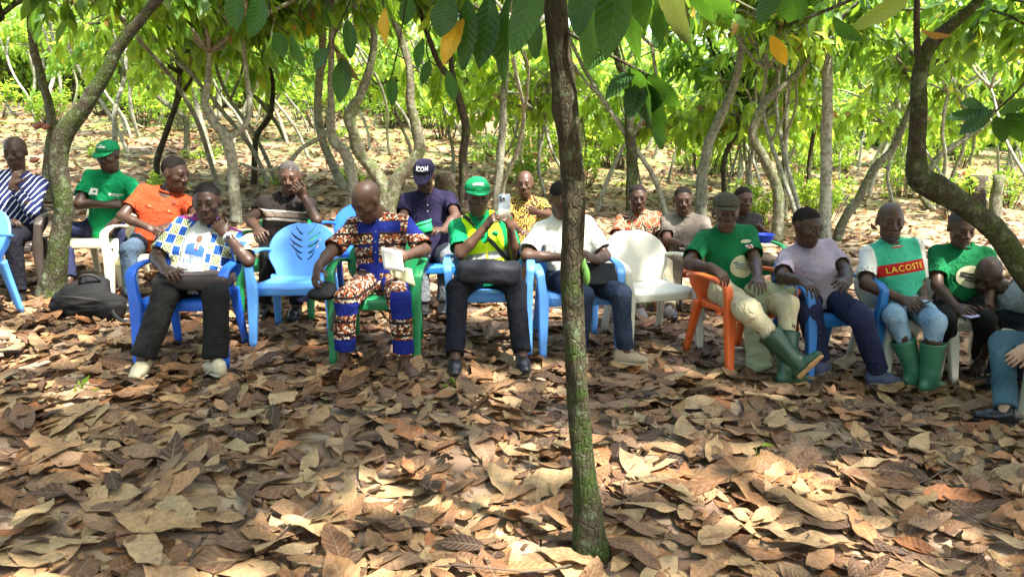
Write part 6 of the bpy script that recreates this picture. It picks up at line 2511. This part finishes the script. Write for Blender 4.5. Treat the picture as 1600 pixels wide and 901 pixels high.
J19 = person('p19', 'seated person at right edge in teal jeans and black shoe, pale hands clasped', 4.45, 1712, (1722, 425), (1722, 385), -50, 6, yaw=-45, skin=3, hair=True,
             armR=dict(e=(1645, 510, 'n'), w=(1601, 545, 'n'), h=(1582, 560, 'n'), n=(-.2, .5, -.6), curl=(.5, .6, .4)),
             armL=dict(e=(1700, 520, 'n'), w=(1630, 552, 'n'), h=(1604, 556, 'n'), n=(-.2, .3, -.8), curl=(.5, .6, .4)),
             legR=dict(k=(1566, 536), a=(1570, 640), t=(1530, 662)), legL=dict(k=(1650, 560), a=(1660, 690)),
             top=dict(mat=M['white_tee'], sleeve=.7), bottom=dict(mat=M['jean_teal'], loose=1.12), shoes=dict(kind='shoe', mat=M['leather'], sole=M['sole_dark'], laces=M['leather']))
# ------------------------------------------------------------------ chairs under the people and the empty ones
def seat_for(J, color, yaw, label, style='plain', dy=.07, **kw):
    f = np.array([math.sin(yaw), -math.cos(yaw)])
    p = J['hc'][:2] + f * dy
    return chair(color, p[0], p[1], yaw, label, style, **kw)


R_ = math.radians
seat_for(J1, 'dark', R_(18), 'dark brown plastic chair under the man in the striped shirt')
seat_for(J2, 'cream', R_(0), 'cream plastic chair under the man in green cap with folded arms', 'armless')
seat_for(J3, 'cream', R_(10), 'cream plastic chair under the man in the orange T-shirt')
seat_for(J4, 'blue', R_(2), 'royal blue plastic chair under the man in block-print shirt')
seat_for(J5, 'green', R_(2), 'green plastic chair under the man in the banded brown polo')
seat_for(J6, 'green', R_(0), 'green plastic chair under the man in wax-print tunic')
seat_for(J7, 'teal', R_(4), 'dark blue plastic chair under the man in the navy lettered cap')
seat_for(J8, 'skyblue', R_(2), 'light blue plastic chair under the man in the safety vest')
seat_for(J10, 'skyblue', R_(8), 'light blue plastic chair under the man in white T-shirt')
seat_for(J11, 'dark', R_(6), 'dark plastic chair under the man in maze-print shirt')
seat_for(J12, 'orange', R_(-4), 'orange plastic chair under the man in faded grey-brown T-shirt')
seat_for(J13, 'orange', R_(22), 'orange plastic chair under the man in olive cap and rubber boots')
seat_for(J14, 'green', R_(10), 'green plastic chair under the youth with the blue bowl')
seat_for(J15, 'teal', R_(14), 'dark blue plastic chair under the man in lavender polo')
seat_for(J16, 'white', R_(4), 'white plastic chair under the man in faded jeans and lettered T-shirt', 'armless')
seat_for(J17, 'white', R_(-4), 'white plastic chair under the man in dark green T-shirt with round print', 'armless')
seat_for(J18, 'cream', R_(-40), 'cream plastic chair under the man bending forward', 'armless')
seat_for(J19, 'white', R_(-45), 'white plastic chair under the seated person at right edge', dy=-.04)
# empty chairs
p = G(456, 545)
chair('skyblue', p[0], p[1] + .27, R_(3), 'empty sky-blue plastic chair with leaf-shaped slots in its back', 'leaf')
p = G(1018, 556)
chair('white', p[0] + .02, p[1] + .31, R_(16), 'empty white plastic chair with rounded back catching sunlight', 'plain', scale=1.02)
p = at(545, 385, 6.75)
chair('blue', p[0], 6.75, R_(-14), 'empty bright blue plastic chair behind the man in wax-print tunic')
p = at(-62, 470, 5.55)
chair('skyblue', p[0], 5.55, R_(-10), 'sky-blue plastic chair cut off by the left edge')

# a sawn log under the man at the back
g9 = J9['hc'].copy()
g9[2] = J9['g0']
lb = tag(obj('log_seat', *tube([g9 + (0, 0, -.02), g9 + (0, 0, .16), g9 + (0, 0, .31)], [.2, .185, .18], 20), plain('log_wood', (.17, .12, .075), .9, .4, 20, .5, 50), origin=g9), 'short upright log used as a seat behind the safety vest', 'log')
lb.location = g9

# ------------------------------------------------------------------ things people carry
def thing_solid(name, label, cat, base, ops, vox, mat, fold=0.0, ffreq=20, seed=3):
    V, Fq = solid(ops, vox)
    if fold:
        V = folds(V, Fq, fold, ffreq, seed)
    r = empty(name, base, label, cat)
    return r, obj('body', V, Fq, mat, r)


M['bag_black'] = plain('nylon_black', (.0055, .0055, .006), .85, .3, 10, .5, 26, .2, bdist=.012)
M['bag_brown'] = plain('nylon_brown', (.020, .012, .011), .7, .25, 10, .3, 160)
M['bag_grey'] = plain('nylon_blue_grey', (.016, .015, .023), .7, .25, 10, .3, 160)
M['paper'] = plain('paper_white', (.70, .69, .66), .8, .05)
M['glass_dark'] = plain('phone_glass', (.010, .010, .012), .25, .1)
M['phone_pale'] = plain('phone_case_blue_silver', (.34, .40, .47), .3, .05)
M['phone_cream'] = plain('phone_case_cream', (.62, .55, .45), .4, .05)
M['phone_violet'] = plain('phone_case_violet', (.42, .36, .62), .35, .05)
M['bowl'] = plain('plastic_bowl_blue', (.010, .07, .70), .3, .1)
M['grn_box'] = plain('plastic_bright_green', (.02, .42, .13), .4, .15)

# black bag on the leaves
b0 = G(128, 503)
b0 = b0 + np.array([0, .12, 0])
ops = [('u', cone(b0 + (-.20, .03, .10), b0 + (.17, -.01, .09), .105, .105), .05),
       ('u', cone(b0 + (-.16, .06, .17), b0 + (.08, .05, .21), .085, .075), .06),
       ('u', ell(b0 + (.20, -.02, .10), (.09, .11, .10)), .05), ('u', ell(b0 + (-.02, -.03, .13), (.20, .11, .13)), .05),
       ('u', ell(b0 + (.02, .07, .27), (.10, .05, .06)), .06),
       ('p', (b0 + (0, 0, .005), (0, 0, -1)), 0)]
bag, body = thing_solid('shoulder_bag', 'slumped black nylon bag on leaves at foot of mossy trunk', 'bag', b0, ops, .010, M['bag_black'], .017, 19)
V, Fq = tube(catmull([b0 + (-.05, .0, .27), b0 + (-.02, -.02, .33), b0 + (.06, -.01, .335), b0 + (.10, .02, .29)], 6), .010, 8)
obj('handle', V, Fq, M['strap'], bag)
V, Fq = rsweep(catmull([b0 + (.18, -.07, .15), b0 + (.26, -.13, .05), b0 + (.34, -.16, .02), b0 + (.42, -.10, .02)], 6), .03, .005, (0, .3, 1), .5, 8)
obj('strap', V, Fq, M['strap'], bag)
V, Fq = tube(catmull([b0 + (-.15, -.13, .20), b0 + (.0, -.155, .20), b0 + (.16, -.14, .17)], 6), .005, 6)
obj('zip', V, Fq, M['sole_dark'], bag)


def lap_bag(name, label, J, c, w, h, d, yaw, mat, roll=0.0):
    """soft flat case lying on the thighs; c = centre"""
    R = rotz(yaw)
    X, Yv = R @ np.array([1, 0, math.tan(roll)]), R @ np.array([0, 1, 0])
    Z = np.array([0, 0, 1.0])
    Rm = np.stack([nrm(X), nrm(Yv), np.cross(nrm(X), nrm(Yv))], 1)
    ops = [('u', rbox(c, (w / 2, d / 2, h / 2), h * .30, Rm), 0), ('u', ell(c + Z * h * .12, (w * .42, d * .40, h * .52), Rm), .03)]
    r, body = thing_solid(name, label, 'bag', c, ops, .010, mat, .008, 20, 8)
    return r, X, Yv, Z


c = at(304, 438, 4.86)
r, X, Yv, Z = lap_bag('document_bag', 'flat dark brown document bag on lap of block-print shirt man', J4, c, .47, .085, .26, R_(2), M['bag_brown'])
V, Fq = sheet(np.array([[c + X * x + Yv * (.02 + y) + Z * (.040 + .01 * y) for y in np.linspace(-.08, .08, 4)] for x in np.linspace(-.12, .17, 6)]), .003)
tag(obj('paper_sheet', V, Fq, M['paper'], None, origin=c), 'white paper edge on top of the dark brown document bag', 'paper').location = c
V, Fq = tube([c - X * .20 - Yv * .075 + Z * .045, c - Yv * .085 + Z * .05, c + X * .2 - Yv * .075 + Z * .045], .004, 6)
obj('zip', V, Fq, M['sole_dark'], r)

c = at(764, 425, 5.22)
r, X, Yv, Z = lap_bag('satchel', 'dark blue-grey satchel with shoulder strap on lap of safety vest man', J8, c, .44, .145, .20, R_(2), M['bag_grey'], -.03)
obj('strap', STRAP8[0], STRAP8[1], M['strap'], r)
V, Fq = tube([c - X * .19 - Yv * .07 + Z * .055, c - Yv * .085 + Z * .06, c + X * .19 - Yv * .07 + Z * .055], .004, 6)
obj('zip', V, Fq, M['sole_dark'], r)
V, Fq = sheet(np.array([[c + X * x - Yv * (.095 - .01 * abs(z) / .05) + Z * (z - .01) for z in np.linspace(-.05, .045, 5)] for x in np.linspace(-.17, .17, 7)]), .006)
obj('pocket', V, Fq, M['bag_grey'], r)


def slab(name, label, cat, c, ax, up, w, h, th, mat, extra=None):
    """thin rounded slab (phone, folder): ax along its width, up along its height"""
    ax, up = nrm(ax), nrm(np.asarray(up, float) - nrm(ax) * (np.asarray(up, float) @ nrm(ax)))
    n = np.cross(ax, up)
    r = empty(name, c, label, cat)
    V, Fq = rsweep(np.array([c - up * h / 2, c - up * h * .47, c + up * h * .47, c + up * h / 2]), [w * .94, w, w, w * .94], th, ax, .3, 16)
    obj('case', V, Fq, mat, r)
    return r, n, ax, up


c = at(788, 322, 5.10)
r, n, ax, up = slab('phone', 'silver-blue phone held upright by the man in safety vest', 'phone', c, (1, .1, 0), (0, .12, 1), .078, .155, .010, M['phone_pale'])
fn = n if (CAM - c) @ n > 0 else -n
V, Fq = rsweep(np.array([c - up * .076 + fn * .001, c - up * .02 + fn * .001]), .079, .0115, ax, .3, 16)
obj('lower_back', V, Fq, M['phone_cream'], r)
cb = c + up * .05 - ax * .014 + fn * .006
V, Fq = rsweep(np.array([cb - up * .02, cb + up * .02]), .042, .006, ax, .4, 12)
bmp = obj('camera_bump', V, Fq, M['phone_pale'], r)
for dx, dz in ((-.01, .01), (.01, 0), (-.01, -.01)):
    q = cb + ax * dx + up * dz + fn * .003
    V, Fq = tube([q, q + fn * .004], .0075, 12)
    obj('lens', V, Fq, M['glass_dark'], bmp, origin=c)

c = (J16['wrR'] + J16['wrL']) / 2 + np.array([.06, -.10, -.01])
c = at(1440, 475, c[1])
slab('phone', 'black phone held by the man in the lettered T-shirt', 'phone', c, (.75, .5, .1), (.25, -.6, .35), .072, .15, .010, M['glass_dark'])
c = at(1522, 492, (J17['wrR'][1] + J17['wrL'][1]) / 2 - .09)
slab('phone', 'pale violet phone held flat by man with round print T-shirt', 'phone', c, (.3, -.9, 0), (.9, .3, .05), .074, .15, .010, M['phone_violet'])
c = at(930, 428, J10['wrL'][1] - .06)
slab('folder', 'black folder resting on lap of the man in white T-shirt', 'folder', c, (.97, .1, -.05), (.05, .8, .45), .30, .22, .022, M['bag_black'])

# folded sheet and cloth held by the man in wax print
wr, hd = J6['wrL'], J6['hdL']
cY = wr[1] + hd[1] * .09 - .015
rows = [[at(595 + 32 * a + 5 * b, 386 + 6 * a + 34 * b, cY - .03 * math.sin(a * 2.5) * (1 - b) - .01) for b in np.linspace(0, 1, 8)] for a in np.linspace(0, 1, 8)]
V, Fq = sheet(np.array(rows), .003)
tag(obj('paper_sheet', V, Fq, M['paper'], None, origin=rows[0][0]), 'folded white paper held by the man in wax-print tunic', 'paper').location = rows[0][0]
rows = [[at(605 + 38 * a + 6 * b, 414 + 6 * a + (16 + 12 * a) * b, cY + .01 - .02 * math.sin(a * 9 + b * 2)) for b in np.linspace(0, 1, 8)] for a in np.linspace(0, 1, 14)]
V, Fq = sheet(np.array(rows), .004)
tag(obj('face_cloth', V, Fq, M['cream_ink'], None, origin=rows[0][0]), 'crumpled pale cloth hanging below the folded white paper', 'cloth').location = rows[0][0]

# dark cap lying on the sky-blue chair, held by the man in wax print
c = at(498, 456, J6['wrR'][1] - .06)
r = empty('flat_cap', c, 'dark cap with strap lying on the empty sky-blue chair', 'cap')
V, Fq = solid([('u', ell(c + (.02, 0, -.01), (.095, .10, .045)), .03), ('u', ell(c + (.05, .03, .03), (.05, .06, .03)), .03), ('p', (c + (0, 0, -.045), (0, 0, -1)), 0)], .009)
obj('crown', folds(V, Fq, .006, 25, 9), Fq, M['bag_black'], r)
rows = [[c + np.array([-.05 - .085 * q * math.cos(a), -.10 * math.sin(a) * (1 - .15 * q), -.035 - .012 * q]) for q in np.linspace(0, 1, 5)] for a in np.linspace(-1.2, 1.2, 11)]
V, Fq = sheet(np.array(rows), .005)
obj('brim', V, Fq, M['cap_navy'], r)
V, Fq = rsweep(catmull([c + (.10, -.02, .0), c + (.13, -.06, -.06), c + (.105, -.09, -.15), c + (.09, -.10, -.22)], 6), .018, .004, (1, .3, 0), .5, 8)
obj('strap', V, Fq, M['strap'], r)

# green tub held at the back
c = at(661, 356, J7['wrL'][1] - .10)
r = empty('plastic_tub', c, 'small bright green plastic tub held by the man in lettered cap', 'tub')
V, Fq = rsweep(np.array([c + (-.065, 0, -.02), c + (.065, 0, .02)]), .075, .09, (0, 0, 1), .3, 14)
obj('box', V, Fq, M['grn_box'], r)
V, Fq = rsweep(np.array([c + (-.068, 0, .018), c + (.062, 0, .058)]), .014, .098, (0, 0, 1), .3, 14)
obj('lid', V, Fq, M['grn_box'], r)

# blue bowl
c = at(1195, 372, J14['wrR'][1] - .12)
pr = [(.025, -.045), (.05, -.04), (.075, -.005), (.082, .03), (.086, .032), (.086, .038), (.079, .038), (.070, -.002), (.045, -.032), (.001, -.036)]
a = np.linspace(0, 2 * math.pi, 28, endpoint=False)
V = np.array([[c + np.array([r_ * math.cos(t), r_ * math.sin(t), z_]) for t in a] for r_, z_ in pr]).reshape(-1, 3)
ob = tag(obj('bowl', V, grid_faces(len(pr), 28, True), M['bowl'], None, origin=c), 'bright blue plastic bowl held by the youth in black T-shirt', 'bowl')
ob.location = c

# woven sack over the knees of the man in boots
M['sack'] = plain('woven_sack', (.25, .27, .16), .85, .25, 8, .7, 220)
ky = J13['knR'][1]
top_ = at(1190, 452, J13['hc'][1] - .22)
ops = [('u', cone(top_ + (-.06, .02, 0), top_ + (.10, -.04, .0), .055, .06), .04),
       ('u', ell(top_ + (.16, -.06, .0), (.06, .06, .045)), .04)]
cL = at(1178, 500, J13['hc'][1] - .30)
cB = at(1186, 572, J13['hc'][1] - .36)
ops += [('u', cone(top_ + (.02, -.04, -.03), cL, (.07, .05), (.085, .035), side=(1, 0, 0)), .05), ('u', cone(cL, cB, (.075, .035), (.10, .045), side=(1, 0, 0)), .04)]
r, _ = thing_solid('woven_sack', 'pale greenish woven sack draped between knees of the man in boots', 'sack', cB, ops, .010, M['sack'], .019, 24)
V, Fq = tube(catmull([top_ + (.12, -.10, .03), top_ + (.19, -.11, .05), top_ + (.20, -.12, -.06), top_ + (.16, -.13, -.16)], 5), .004, 6)
obj('tie_string', V, Fq, PL['skyblue'], r)

# bright bottle behind the boots
c = G(1436, 556)
c = np.array([c[0], c[1] + .25, float(gz(c[0], c[1] + .25))])
pr = [(.001, .0), (.04, .0), (.042, .02), (.042, .17), (.03, .22), (.016, .25), (.016, .275), (.001, .278)]
a = np.linspace(0, 2 * math.pi, 20, endpoint=False)
V = np.array([[c + np.array([r_ * math.cos(t), r_ * math.sin(t), z_ + .02]) for t in a] for r_, z_ in pr]).reshape(-1, 3)
r = empty('plastic_bottle', c, 'green and yellow bottle standing behind the green rubber boots', 'bottle')
obj('bottle', V, grid_faces(len(pr), 20, True), M['grn_box'], r)
V = np.array([[c + np.array([.0435 * math.cos(t), .0435 * math.sin(t), z_ + .02]) for t in a] for z_ in (.05, .12)]).reshape(-1, 3)
obj('wrapper', V, grid_faces(2, 20, True), M['yellow_ink'], r)
